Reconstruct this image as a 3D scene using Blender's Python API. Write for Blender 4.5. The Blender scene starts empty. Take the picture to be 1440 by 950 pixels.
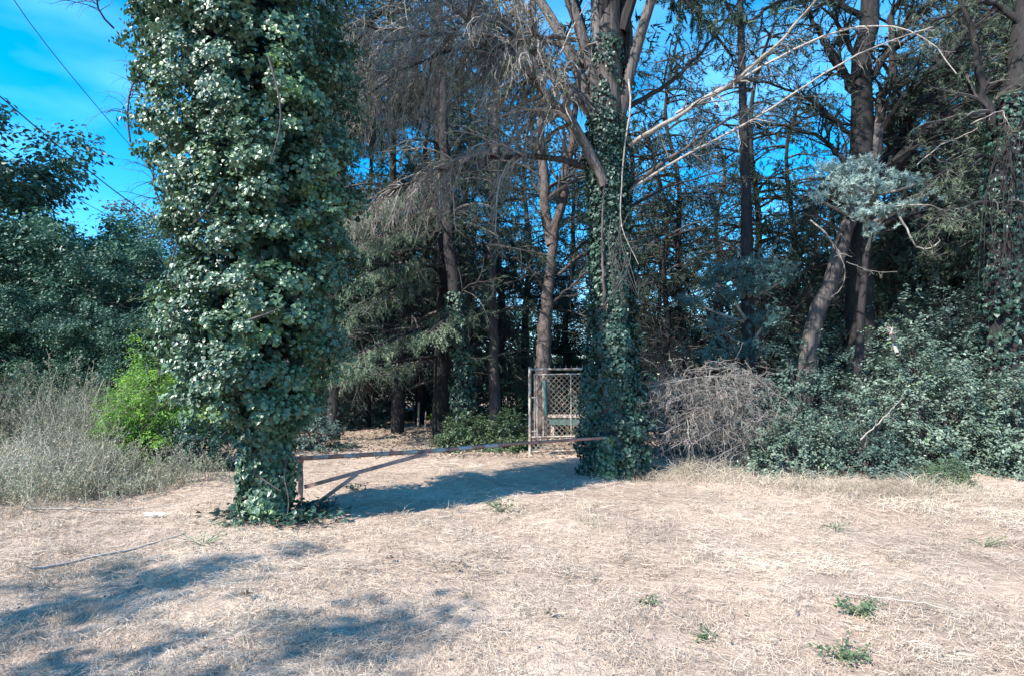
import bpy, math, random
import numpy as np
from mathutils import Vector, Euler

random.seed(7)
RS = np.random.RandomState(11)
SC = bpy.context.scene
COL = SC.collection

# ------------------------------------------------------------------ camera
CAMH = 1.6
PITCH = math.atan(65 / 800)
cam_d = bpy.data.cameras.new("camera")
cam_d.sensor_width = 36.0
cam_d.lens = 20.0
cam_d.clip_start = 0.05
cam_d.clip_end = 4000
cam = bpy.data.objects.new("camera", cam_d)
cam.location = (0, 0, CAMH)
cam.rotation_euler = (math.pi / 2 + PITCH, 0, 0)
COL.objects.link(cam)
SC.camera = cam

# ------------------------------------------------------------------ light
SUN_DIR = np.array([0.76, 0.65, 0.0])          # horizontal travel of the light
SUN_DIR /= np.linalg.norm(SUN_DIR)
ELEV = math.radians(41)
world = bpy.data.worlds.new("World")
SC.world = world
world.use_nodes = True
wn = world.node_tree
bg = wn.nodes["Background"]
sky = wn.nodes.new("ShaderNodeTexSky")
sky.sky_type = 'NISHITA'
sky.sun_disc = False
sky.sun_elevation = ELEV
to_sun = Vector((-SUN_DIR[0], -SUN_DIR[1], 0))
sky.sun_rotation = math.atan2(to_sun.x, to_sun.y)
sky.air_density = 1.0
sky.dust_density = 0.25
sky.ozone_density = 3.5
hs = wn.nodes.new("ShaderNodeHueSaturation")
hs.inputs['Saturation'].default_value = 1.46
hs.inputs['Hue'].default_value = 0.492
hs.inputs['Value'].default_value = 1.0
wn.links.new(sky.outputs[0], hs.inputs['Color'])
# faint high streaks of cirrus over the whole sky
tc = wn.nodes.new("ShaderNodeTexCoord")
mp = wn.nodes.new("ShaderNodeMapping")
mp.inputs['Scale'].default_value = (1.2, 2.2, 5.0)
mp.inputs['Rotation'].default_value = (0.3, 0.5, 0.4)
nz = wn.nodes.new("ShaderNodeTexNoise")
nz.inputs['Scale'].default_value = 1.6
nz.inputs['Detail'].default_value = 4
rp = wn.nodes.new("ShaderNodeValToRGB")
rp.color_ramp.elements[0].position = 0.5
rp.color_ramp.elements[1].position = 0.85
rp.color_ramp.elements[1].color = (0.3, 0.3, 0.3, 1)
mx = wn.nodes.new("ShaderNodeMix"); mx.data_type = 'RGBA'
mx.inputs['B'].default_value = (3.0, 5.8, 8.5, 1)
wn.links.new(tc.outputs['Generated'], mp.inputs[0])
wn.links.new(mp.outputs[0], nz.inputs['Vector'])
wn.links.new(nz.outputs[0], rp.inputs[0])
wn.links.new(rp.outputs[0], mx.inputs['Factor'])
wn.links.new(hs.outputs[0], mx.inputs['A'])
wn.links.new(mx.outputs['Result'], bg.inputs[0])
bg.inputs[1].default_value = 0.15
sl = bpy.data.lights.new("sun", 'SUN')
sl.energy = 4.5
sl.angle = math.radians(0.5)
sl.color = (1.0, 0.93, 0.85)
so = bpy.data.objects.new("sun", sl)
so.rotation_euler = Vector((-SUN_DIR[0] * math.cos(ELEV), -SUN_DIR[1] * math.cos(ELEV), math.sin(ELEV))).to_track_quat('Z', 'Y').to_euler()
so.location = (-20, -20, 30)
COL.objects.link(so)
SC.view_settings.view_transform = 'Standard'
SC.view_settings.look = 'None'
SC.view_settings.exposure = 1.4
SC.view_settings.gamma = 1.0
SC.render.engine = 'CYCLES'
SC.cycles.max_bounces = 6
SC.cycles.diffuse_bounces = 3
SC.cycles.glossy_bounces = 2
SC.cycles.transmission_bounces = 3
SC.cycles.use_denoising = True

# ------------------------------------------------------------------ picking points
cp_, sp_ = math.cos(PITCH), math.sin(PITCH)


def ray(px, py):
    u = (px - 720) / 800.0
    v = -(py - 475) / 800.0
    return np.array([u, cp_ - v * sp_, sp_ + v * cp_])


def W(px, py, Y):
    d = ray(px, py)
    return np.array([0, 0, CAMH]) + d * (Y / d[1])


def G(px, py):
    d = ray(px, py)
    return np.array([0, 0, CAMH]) + d * (CAMH / -d[2])


def pix(px, Y):
    return W(px, 540, Y)[0]


def polyW(pts):
    return np.array([W(*p) for p in pts])


# ------------------------------------------------------------------ materials
def new_mat(name):
    m = bpy.data.materials.new(name)
    m.use_nodes = True
    nt = m.node_tree
    return m, nt, nt.nodes['Principled BSDF']


def foliage_mat(name, c0, c1, rough=0.5, spec=0.5, trans=0.25, tint=None, patch=1.2, c2=None):
    """leaf colour varies per leaf (attribute rnd) and slowly over the plant"""
    m, nt, b = new_mat(name)
    at = nt.nodes.new("ShaderNodeAttribute"); at.attribute_name = "rnd"
    ge = nt.nodes.new("ShaderNodeTexCoord")
    n = nt.nodes.new("ShaderNodeTexNoise"); n.inputs['Scale'].default_value = patch; n.inputs['Detail'].default_value = 2
    nt.links.new(ge.outputs['Object'], n.inputs['Vector'])
    ad = nt.nodes.new("ShaderNodeMath"); ad.operation = 'MULTIPLY_ADD'
    ad.inputs[1].default_value = 0.55
    nt.links.new(at.outputs['Fac'], ad.inputs[0])
    s = nt.nodes.new("ShaderNodeMath"); s.operation = 'MULTIPLY_ADD'; s.inputs[1].default_value = 1.6; s.inputs[2].default_value = -0.55
    nt.links.new(n.outputs[0], s.inputs[0])
    nt.links.new(s.outputs[0], ad.inputs[2])
    r = nt.nodes.new("ShaderNodeValToRGB")
    r.color_ramp.elements[0].color = (*c0, 1); r.color_ramp.elements[0].position = 0.1
    r.color_ramp.elements[1].color = (*c1, 1); r.color_ramp.elements[1].position = 0.85
    if c2:
        e = r.color_ramp.elements.new(0.97); e.color = (*c2, 1)
    nt.links.new(ad.outputs[0], r.inputs[0])
    nt.links.new(r.outputs[0], b.inputs['Base Color'])
    b.inputs['Roughness'].default_value = rough
    b.inputs['Specular IOR Level'].default_value = spec
    if trans > 0:
        tr = nt.nodes.new("ShaderNodeBsdfTranslucent")
        nt.links.new(r.outputs[0], tr.inputs['Color'])
        ms = nt.nodes.new("ShaderNodeMixShader"); ms.inputs[0].default_value = trans
        nt.links.new(b.outputs[0], ms.inputs[1]); nt.links.new(tr.outputs[0], ms.inputs[2])
        nt.links.new(ms.outputs[0], nt.nodes['Material Output'].inputs[0])
    return m


def bark_mat(name, c0, c1, scale=(9, 9, 1.5), bump=0.6, rough=0.9):
    m, nt, b = new_mat(name)
    ge = nt.nodes.new("ShaderNodeTexCoord")
    mp = nt.nodes.new("ShaderNodeMapping"); mp.inputs['Scale'].default_value = scale
    n = nt.nodes.new("ShaderNodeTexNoise"); n.inputs['Scale'].default_value = 2.0; n.inputs['Detail'].default_value = 6; n.inputs['Distortion'].default_value = 0.6
    nt.links.new(ge.outputs['Object'], mp.inputs[0]); nt.links.new(mp.outputs[0], n.inputs['Vector'])
    at = nt.nodes.new("ShaderNodeAttribute"); at.attribute_name = "rnd"
    ad = nt.nodes.new("ShaderNodeMath"); ad.operation = 'MULTIPLY_ADD'; ad.inputs[1].default_value = 0.35
    nt.links.new(at.outputs['Fac'], ad.inputs[0]); nt.links.new(n.outputs[0], ad.inputs[2])
    r = nt.nodes.new("ShaderNodeValToRGB")
    r.color_ramp.elements[0].color = (*c0, 1); r.color_ramp.elements[0].position = 0.42
    r.color_ramp.elements[1].color = (*c1, 1); r.color_ramp.elements[1].position = 0.85
    nt.links.new(ad.outputs[0], r.inputs[0]); nt.links.new(r.outputs[0], b.inputs['Base Color'])
    b.inputs['Roughness'].default_value = rough
    b.inputs['Specular IOR Level'].default_value = 0.2
    bp = nt.nodes.new("ShaderNodeBump"); bp.inputs['Strength'].default_value = bump; bp.inputs['Distance'].default_value = 0.03
    nt.links.new(n.outputs[0], bp.inputs['Height']); nt.links.new(bp.outputs[0], b.inputs['Normal'])
    return m


M = {}
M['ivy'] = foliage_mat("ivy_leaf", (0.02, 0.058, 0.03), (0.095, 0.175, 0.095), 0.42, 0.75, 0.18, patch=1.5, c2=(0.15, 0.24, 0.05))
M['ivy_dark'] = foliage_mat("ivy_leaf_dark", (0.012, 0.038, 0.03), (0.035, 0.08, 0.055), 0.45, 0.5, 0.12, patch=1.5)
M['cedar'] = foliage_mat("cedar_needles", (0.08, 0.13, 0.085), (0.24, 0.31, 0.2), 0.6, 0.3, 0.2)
M['needle_dark'] = foliage_mat("dark_needles", (0.018, 0.04, 0.03), (0.05, 0.085, 0.055), 0.6, 0.3, 0.15)
M['needle_olive'] = foliage_mat("olive_needles", (0.05, 0.075, 0.045), (0.15, 0.185, 0.12), 0.6, 0.3, 0.2)
M['needle_blue'] = foliage_mat("blue_needles", (0.22, 0.33, 0.3), (0.46, 0.58, 0.53), 0.6, 0.3, 0.2)
M['needle_teal'] = foliage_mat("teal_needles", (0.04, 0.1, 0.1), (0.1, 0.2, 0.2), 0.6, 0.3, 0.2)
M['shrub'] = foliage_mat("shrub_leaf", (0.055, 0.095, 0.072), (0.18, 0.24, 0.18), 0.42, 0.5, 0.15, c2=(0.16, 0.26, 0.08))
M['shrub_dark'] = foliage_mat("shrub_leaf_dark", (0.03, 0.065, 0.055), (0.11, 0.165, 0.13), 0.45, 0.5, 0.15)
M['hedge'] = foliage_mat("hedge_leaf", (0.02, 0.05, 0.025), (0.08, 0.12, 0.05), 0.45, 0.5, 0.15)
M['lime'] = foliage_mat("locust_leaf", (0.1, 0.24, 0.03), (0.26, 0.48, 0.07), 0.5, 0.4, 0.35)
M['green'] = foliage_mat("green_leaf", (0.055, 0.1, 0.05), (0.14, 0.2, 0.1), 0.5, 0.4, 0.3)
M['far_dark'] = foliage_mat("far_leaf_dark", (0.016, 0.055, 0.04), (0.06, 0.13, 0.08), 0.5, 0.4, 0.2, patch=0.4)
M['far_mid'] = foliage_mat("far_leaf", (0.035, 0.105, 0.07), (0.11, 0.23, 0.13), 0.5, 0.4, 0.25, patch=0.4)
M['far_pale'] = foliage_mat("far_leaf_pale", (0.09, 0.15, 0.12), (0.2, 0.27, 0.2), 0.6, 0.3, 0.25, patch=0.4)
M['weed'] = foliage_mat("weed_stalk", (0.17, 0.165, 0.12), (0.44, 0.41, 0.32), 0.8, 0.2, 0.15, patch=0.8)
M['weed_green'] = foliage_mat("weed_leaf", (0.1, 0.15, 0.08), (0.27, 0.34, 0.22), 0.7, 0.2, 0.2, patch=0.8)
M['straw'] = foliage_mat("straw", (0.33, 0.265, 0.21), (0.59, 0.49, 0.39), 0.75, 0.25, 0.1, patch=0.6, c2=(0.72, 0.62, 0.47))
M['tallgrass'] = foliage_mat("dry_grass", (0.2, 0.17, 0.13), (0.47, 0.41, 0.32), 0.75, 0.25, 0.15, patch=0.8)
M['duff'] = foliage_mat("dead_leaf", (0.11, 0.085, 0.068), (0.34, 0.27, 0.21), 0.8, 0.2, 0.0)
M['bark'] = bark_mat("bark_grey_brown", (0.022, 0.02, 0.02), (0.135, 0.118, 0.11))
M['bark_dark'] = bark_mat("bark_dark", (0.009, 0.009, 0.01), (0.032, 0.029, 0.029))
M['bark_red'] = bark_mat("bark_pine", (0.028, 0.023, 0.022), (0.12, 0.098, 0.09), (7, 7, 3), 1.0)
M['dead'] = bark_mat("dead_wood", (0.12, 0.105, 0.092), (0.34, 0.305, 0.27), (6, 6, 6), 0.3)
M['pale_dead'] = bark_mat("pale_dead_wood", (0.26, 0.23, 0.2), (0.52, 0.47, 0.42), (6, 6, 6), 0.3)
M['dead_dark'] = bark_mat("dead_twig_dark", (0.028, 0.027, 0.027), (0.1, 0.094, 0.09), (6, 6, 6), 0.3)
M['dead_brush'] = bark_mat("dead_brush_wood", (0.075, 0.066, 0.06), (0.3, 0.27, 0.245), (3, 3, 3), 0.3)
M['stone'] = bark_mat("white_stone", (0.45, 0.45, 0.44), (0.7, 0.69, 0.67), (4, 4, 4), 0.4)


def paint_mat(name, c0, c1, rust=(0.13, 0.055, 0.035), amt=0.5, metal=0.0, rough=0.6):
    m, nt, b = new_mat(name)
    ge = nt.nodes.new("ShaderNodeTexCoord")
    n = nt.nodes.new("ShaderNodeTexNoise"); n.inputs['Scale'].default_value = 9; n.inputs['Detail'].default_value = 6
    nt.links.new(ge.outputs['Object'], n.inputs['Vector'])
    n2 = nt.nodes.new("ShaderNodeTexNoise"); n2.inputs['Scale'].default_value = 40; n2.inputs['Detail'].default_value = 3
    nt.links.new(ge.outputs['Object'], n2.inputs['Vector'])
    a = nt.nodes.new("ShaderNodeMix"); a.data_type = 'RGBA'
    a.inputs['A'].default_value = (*c0, 1); a.inputs['B'].default_value = (*c1, 1)
    nt.links.new(n2.outputs[0], a.inputs['Factor'])
    r = nt.nodes.new("ShaderNodeValToRGB")
    r.color_ramp.elements[0].position = 1 - amt - 0.05; r.color_ramp.elements[1].position = 1 - amt + 0.12
    nt.links.new(n.outputs[0], r.inputs[0])
    c = nt.nodes.new("ShaderNodeMix"); c.data_type = 'RGBA'
    c.inputs['B'].default_value = (*rust, 1)
    nt.links.new(r.outputs[0], c.inputs['Factor']); nt.links.new(a.outputs['Result'], c.inputs['A'])
    nt.links.new(c.outputs['Result'], b.inputs['Base Color'])
    b.inputs['Roughness'].default_value = rough; b.inputs['Metallic'].default_value = metal
    bp = nt.nodes.new("ShaderNodeBump"); bp.inputs['Strength'].default_value = 0.3; bp.inputs['Distance'].default_value = 0.003
    nt.links.new(n2.outputs[0], bp.inputs['Height']); nt.links.new(bp.outputs[0], b.inputs['Normal'])
    return m


M['rust_red'] = paint_mat("faded_red_paint", (0.30, 0.12, 0.09), (0.38, 0.18, 0.14), (0.16, 0.085, 0.06), 0.5)
M['rust_white'] = paint_mat("faded_white_paint", (0.3, 0.26, 0.24), (0.38, 0.33, 0.3), (0.2, 0.12, 0.09), 0.45)
M['rust_pink'] = paint_mat("rusty_pinkish_pipe", (0.33, 0.19, 0.16), (0.42, 0.26, 0.22), (0.2, 0.11, 0.08), 0.5)
M['gate_metal'] = paint_mat("rusty_gate_metal", (0.38, 0.34, 0.28), (0.48, 0.42, 0.36), (0.2, 0.12, 0.08), 0.5)
M['lattice'] = paint_mat("lattice_metal", (0.25, 0.21, 0.16), (0.34, 0.28, 0.22), (0.16, 0.1, 0.07), 0.5)
M['teal'] = paint_mat("faded_teal_paint", (0.05, 0.11, 0.1), (0.08, 0.15, 0.135), (0.05, 0.08, 0.07), 0.4)
M['wire'] = paint_mat("cable_rubber", (0.03, 0.04, 0.05), (0.04, 0.05, 0.06), (0.03, 0.035, 0.04), 0.4)


# ------------------------------------------------------------------ mesh pool
def unit(a):
    return a / np.maximum(np.linalg.norm(a, axis=-1, keepdims=True), 1e-9)


class Pool:
    def __init__(s):
        s.v, s.r, s.q, s.t, s.n = [], [], [], [], 0

    def add(s, verts, quads=None, tris=None, rnd=None):
        verts = verts.reshape(-1, 3)
        if rnd is None:
            rnd = np.full(len(verts), 0.5)
        s.v.append(verts); s.r.append(np.broadcast_to(rnd, (len(verts),)).astype(np.float32))
        if quads is not None:
            s.q.append(quads.reshape(-1, 4) + s.n)
        if tris is not None:
            s.t.append(tris.reshape(-1, 3) + s.n)
        s.n += len(verts)

    def build(s, name, mat, parent=None, smooth=False, kind=None, **props):
        me = bpy.data.meshes.new(name)
        if s.n:
            v = np.concatenate(s.v).astype(np.float32)
            if parent is not None:
                v = v - np.array(parent.location, dtype=np.float32)
            q = np.concatenate(s.q) if s.q else np.zeros((0, 4), int)
            t = np.concatenate(s.t) if s.t else np.zeros((0, 3), int)
            me.vertices.add(len(v)); me.vertices.foreach_set("co", v.ravel())
            nl = q.size + t.size
            me.loops.add(nl)
            me.loops.foreach_set("vertex_index", np.concatenate([q.ravel(), t.ravel()]).astype(np.int32))
            nf = len(q) + len(t)
            me.polygons.add(nf)
            ls = np.concatenate([np.arange(len(q)) * 4, q.size + np.arange(len(t)) * 3]).astype(np.int32)
            me.polygons.foreach_set("loop_start", ls)
            me.polygons.foreach_set("use_smooth", np.full(nf, smooth))
            me.update(calc_edges=True)
            a = me.attributes.new("rnd", 'FLOAT', 'POINT')
            a.data.foreach_set("value", np.concatenate(s.r))
        me.materials.append(mat)
        o = bpy.data.objects.new(name, me)
        COL.objects.link(o)
        if parent is not None:
            o.parent = parent
        if kind:
            o['kind'] = kind
        for k, x in props.items():
            o[k] = x
        return o


def thing(name, label, cat, loc=(0, 0, 0), group=None):
    o = bpy.data.objects.new(name, None)
    o.empty_display_size = 0.2
    COL.objects.link(o)
    o.location = tuple(float(x) for x in loc)
    o['label'] = label; o['category'] = cat
    if group:
        o['group'] = group
    return o


def copy_thing(src, label, loc, rz, sc):
    c = src.copy(); COL.objects.link(c)
    c.location = tuple(float(x) for x in loc); c.rotation_euler = (0, 0, rz); c.scale = (sc, sc, sc)
    c['label'] = label
    for ch in list(src.children):
        d = ch.copy(); COL.objects.link(d); d.parent = c
    return c


def resample(P, K):
    P = np.asarray(P, float)
    s = np.concatenate([[0], np.cumsum(np.linalg.norm(np.diff(P, axis=0), axis=1))])
    t = np.linspace(0, s[-1], K)
    # smooth (catmull-like) by cubic through linear resample + blur
    Q = np.stack([np.interp(t, s, P[:, i]) for i in range(3)], 1)
    for _ in range(2):
        Q[1:-1] = 0.25 * Q[:-2] + 0.5 * Q[1:-1] + 0.25 * Q[2:]
    return Q


def tubes(pool, P, R, sides=6, rnd=None, rough=0.0, rng=RS, cap=True):
    """P (N,K,3), R (N,K)"""
    N, K, _ = P.shape
    if N == 0:
        return
    T = np.empty_like(P)
    T[:, 1:-1] = P[:, 2:] - P[:, :-2]; T[:, 0] = P[:, 1] - P[:, 0]; T[:, -1] = P[:, -1] - P[:, -2]
    T = unit(T)
    ref = np.where(np.abs(T[:, :1, 2:3]) > 0.85, np.array([1.0, 0, 0]), np.array([0, 0, 1.0]))
    ref = np.broadcast_to(ref, T.shape)
    A = unit(np.cross(T, ref)); B = np.cross(T, A)
    an = np.arange(sides) * 2 * math.pi / sides
    rr = R[:, :, None] * np.ones(sides)
    if rough > 0:
        rr = rr * (1 + rough * rng.randn(N, K, sides) * 0.5)
    V = P[:, :, None, :] + rr[..., None] * (np.cos(an)[None, None, :, None] * A[:, :, None, :] + np.sin(an)[None, None, :, None] * B[:, :, None, :])
    i = np.arange(N)[:, None, None] * K * sides
    k = np.arange(K - 1)[None, :, None] * sides
    j = np.arange(sides)[None, None, :]
    j2 = (j + 1) % sides
    q = np.stack([i + k + j, i + k + j2, i + k + sides + j2, i + k + sides + j], -1)
    if rnd is None:
        rnd = rng.rand(N)
    pool.add(V, quads=q, rnd=np.repeat(rnd, K * sides))


def ribbons(pool, P, Wd, rng=RS, rnd=None):
    """flat 2-vertex wide strips: P (N,K,3), Wd (N,K)"""
    N, K, _ = P.shape
    if N == 0:
        return
    T = unit(P[:, -1] - P[:, 0])
    S = unit(np.cross(T, rng.randn(N, 3)))
    V = np.stack([P - S[:, None] * Wd[..., None] * .5, P + S[:, None] * Wd[..., None] * .5], 2)
    i = np.arange(N)[:, None] * K * 2; k = np.arange(K - 1)[None] * 2
    q = np.stack([i + k, i + k + 1, i + k + 3, i + k + 2], -1)
    if rnd is None:
        rnd = rng.rand(N)
    pool.add(V, quads=q, rnd=np.repeat(rnd, K * 2))


def grow(P, R, n, length, ang, K=5, droop=0.0, wob=0.25, t0=0.15, t1=1.0, rs=0.5, flat=0.0, short=0.5, rmin=0.003, rng=RS, up=0.0, taper=0.25, per_len=True, bias=None):
    N, K0, _ = P.shape
    L = np.linalg.norm(np.diff(P, axis=1), axis=2).sum(1)
    cnt = n * L if per_len else np.full(N, float(n))
    cnt = np.floor(cnt + rng.rand(N)).astype(int)
    idx = np.repeat(np.arange(N), cnt)
    m = len(idx)
    if m == 0:
        return np.zeros((0, K, 3)), np.zeros((0, K)), idx
    t = t0 + (t1 - t0) * rng.rand(m)
    f = t * (K0 - 1); a = np.minimum(f.astype(int), K0 - 2); w = (f - a)
    p0 = P[idx, a] * (1 - w)[:, None] + P[idx, a + 1] * w[:, None]
    tan = unit(P[idx, a + 1] - P[idx, a])
    r0 = (R[idx, a] * (1 - w) + R[idx, a + 1] * w) * rs
    rv = rng.randn(m, 3)
    if flat > 0:
        rv2 = np.cross(tan, np.array([0, 0, 1.0])) * rng.choice([-1, 1], m)[:, None]
        perp = unit(np.cross(tan, rv))
        perp = unit(perp * (1 - flat) + unit(rv2) * flat)
    else:
        perp = unit(np.cross(tan, rv))
    an = ang * (0.7 + 0.6 * rng.rand(m))
    d = np.cos(an)[:, None] * tan + np.sin(an)[:, None] * perp
    d[:, 2] += up
    if bias is not None:
        d = d + np.asarray(bias)
    d = unit(d)
    ln = length * (0.5 + 0.8 * rng.rand(m)) * (1 - short * t)
    Q = np.empty((m, K, 3)); Q[:, 0] = p0
    for k in range(1, K):
        d = d + np.array([0, 0, -droop]) / (K - 1) + rng.randn(m, 3) * wob / math.sqrt(K)
        d = unit(d)
        Q[:, k] = Q[:, k - 1] + d * (ln / (K - 1))[:, None]
    rr = np.maximum(np.maximum(r0, rmin)[:, None] * np.linspace(1, taper, K)[None], rmin * 0.6)
    return Q, rr, idx


def leaves(pool, C, Nrm, Tip, size, aspect=0.8, rnd=None, rng=RS, ivy=False, fold=0.25):
    m = len(C)
    if m == 0:
        return
    n = unit(Nrm); t = unit(Tip - (Tip * n).sum(1, keepdims=True) * n); s = np.cross(n, t)
    sz = (size * (0.6 + 0.8 * rng.rand(m)))[:, None]
    if rnd is None:
        rnd = rng.rand(m)
    if ivy:
        w = sz * aspect * 0.5
        base = C; tip = C + t * sz - n * sz * 0.12
        l1 = C + t * sz * 0.22 - s * w * 1.15 + n * sz * fold * .35
        l2 = C + t * sz * 0.62 - s * w * 0.75 + n * sz * fold * .2
        r1 = C + t * sz * 0.22 + s * w * 1.15 + n * sz * fold * .35
        r2 = C + t * sz * 0.62 + s * w * 0.75 + n * sz * fold * .2
        V = np.stack([base, l1, l2, tip, r2, r1], 1)
        i = np.arange(m)[:, None] * 6
        q = np.stack([i + [0, 1, 2, 3], i + [0, 3, 4, 5]], 1)
        pool.add(V, quads=q, rnd=np.repeat(rnd, 6))
    else:
        w = sz * aspect * 0.5
        V = np.stack([C, C + t * sz * .45 - s * w + n * sz * fold * .3, C + t * sz, C + t * sz * .45 + s * w + n * sz * fold * .3], 1)
        q = np.arange(m * 4).reshape(m, 4)
        pool.add(V, quads=q, rnd=np.repeat(rnd, 4))


def needles(pool, P, per, length, width, rng=RS, fwd=0.6, droop=0.0, rnd=None, t0=0.1):
    """thin triangles set along the polylines P (N,K,3)"""
    N, K, _ = P.shape
    if N == 0:
        return
    idx = np.repeat(np.arange(N), per); m = len(idx)
    f = (t0 + (1 - t0) * rng.rand(m)) * (K - 1); a = np.minimum(f.astype(int), K - 2); w = (f - a)[:, None]
    p = P[idx, a] * (1 - w) + P[idx, a + 1] * w
    tan = unit(P[idx, a + 1] - P[idx, a])
    d = unit(rng.randn(m, 3) + tan * fwd * 2 + np.array([0, 0, -droop]))
    s = unit(np.cross(d, rng.randn(m, 3)))
    ln = (length * (0.6 + 0.7 * rng.rand(m)))[:, None]
    V = np.stack([p - s * width * .5, p + s * width * .5, p + d * ln], 1)
    r = rng.rand(m) if rnd is None else np.clip(np.repeat(rnd, per) + rng.randn(m) * .15, 0, 1)
    pool.add(V, tris=np.arange(m * 3).reshape(m, 3), rnd=np.repeat(r, 3))


def noise3(p, seed=0, f=1.0):
    """cheap smooth noise from summed sines, about -1..1"""
    r = np.random.RandomState(seed)
    o = np.zeros(len(p))
    for k in range(7):
        d = r.randn(3); d /= np.linalg.norm(d)
        fr = f * (0.7 + 1.5 * r.rand())
        o += np.sin((p @ d) * fr * 2 * math.pi + r.rand() * 6.28)
    return o / 3.2


def gz(x, y):
    x = np.asarray(x, float); y = np.asarray(y, float)
    return 0.03 * np.sin(x * 1.3 + 0.5) * np.sin(y * 0.9 + 1) + 0.022 * np.sin(x * 2.9 + y * 1.7) + 0.012 * np.sin(x * 6.1 - y * 4.3 + 2)


def GP(px, py):
    g = G(px, py); g[2] = float(gz(g[0], g[1])); return g


# ================================================================== GROUND
def build_ground():
    def axis(lo, hi, near, step, grow_):
        a = list(np.arange(-near, near + 1e-6, step))
        s = step
        while a[-1] < hi:
            s *= grow_; a.append(a[-1] + s)
        s = step
        while a[0] > lo:
            s *= grow_; a.insert(0, a[0] - s)
        return np.array(a)
    xs = axis(-1500, 1500, 9, 0.16, 1.18)
    ys = axis(-1500, 1500, 8, 0.16, 1.18) + 9
    X, Y = np.meshgrid(xs, ys)
    p = np.stack([X.ravel(), Y.ravel(), 0 * X.ravel()], 1)
    fade = np.clip(1 - (np.hypot(X.ravel(), Y.ravel() - 8) - 30) / 30, 0, 1)
    Z = gz(X.ravel(), Y.ravel()) * fade + fade * 0.012 * noise3(p, 3, 1.8) + fade * .006 * noise3(p, 4, 5)
    # low dug mound near the camera and a shallow lip under the shrubs
    p[:, 2] = Z
    nx, ny = len(xs), len(ys)
    i = np.arange(ny - 1)[:, None] * nx + np.arange(nx - 1)[None]
    q = np.stack([i, i + 1, i + nx + 1, i + nx], -1)
    m, nt, b = new_mat("dry_soil")
    ge = nt.nodes.new("ShaderNodeTexCoord")
    def noise(sc, det, dist=0):
        n = nt.nodes.new("ShaderNodeTexNoise"); n.inputs['Scale'].default_value = sc; n.inputs['Detail'].default_value = det; n.inputs['Distortion'].default_value = dist
        nt.links.new(ge.outputs['Object'], n.inputs['Vector']); return n
    n1 = noise(0.45, 4); n2 = noise(7, 8, 1.0); n3 = noise(38, 4, 1.5)
    r1 = nt.nodes.new("ShaderNodeValToRGB")
    r1.color_ramp.elements[0].color = (0.34, 0.27, 0.215, 1); r1.color_ramp.elements[0].position = 0.35
    r1.color_ramp.elements[1].color = (0.47, 0.385, 0.31, 1); r1.color_ramp.elements[1].position = 0.65
    nt.links.new(n1.outputs[0], r1.inputs[0])
    r2 = nt.nodes.new("ShaderNodeValToRGB")
    r2.color_ramp.elements[0].color = (0.78, 0.74, 0.72, 1); r2.color_ramp.elements[0].position = 0.35
    r2.color_ramp.elements[1].color = (1.1, 1.05, 1.0, 1); r2.color_ramp.elements[1].position = 0.62
    nt.links.new(n2.outputs[0], r2.inputs[0])
    mm = nt.nodes.new("ShaderNodeMix"); mm.data_type = 'RGBA'; mm.blend_type = 'MULTIPLY'; mm.inputs['Factor'].default_value = 1
    nt.links.new(r1.outputs[0], mm.inputs['A']); nt.links.new(r2.outputs[0], mm.inputs['B'])
    nt.links.new(mm.outputs['Result'], b.inputs['Base Color'])
    b.inputs['Roughness'].default_value = 0.95; b.inputs['Specular IOR Level'].default_value = 0.1
    ad = nt.nodes.new("ShaderNodeMath"); ad.operation = 'MULTIPLY_ADD'; ad.inputs[1].default_value = 0.4
    nt.links.new(n3.outputs[0], ad.inputs[0]); nt.links.new(n2.outputs[0], ad.inputs[2])
    bp = nt.nodes.new("ShaderNodeBump"); bp.inputs['Strength'].default_value = 0.9; bp.inputs['Distance'].default_value = 0.05
    nt.links.new(ad.outputs[0], bp.inputs['Height']); nt.links.new(bp.outputs[0], b.inputs['Normal'])
    pl = Pool(); pl.add(p, quads=q)
    pl.build("ground", m, smooth=True, kind="structure", label="dry field of pale cut straw over bare soil")


build_ground()


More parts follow.
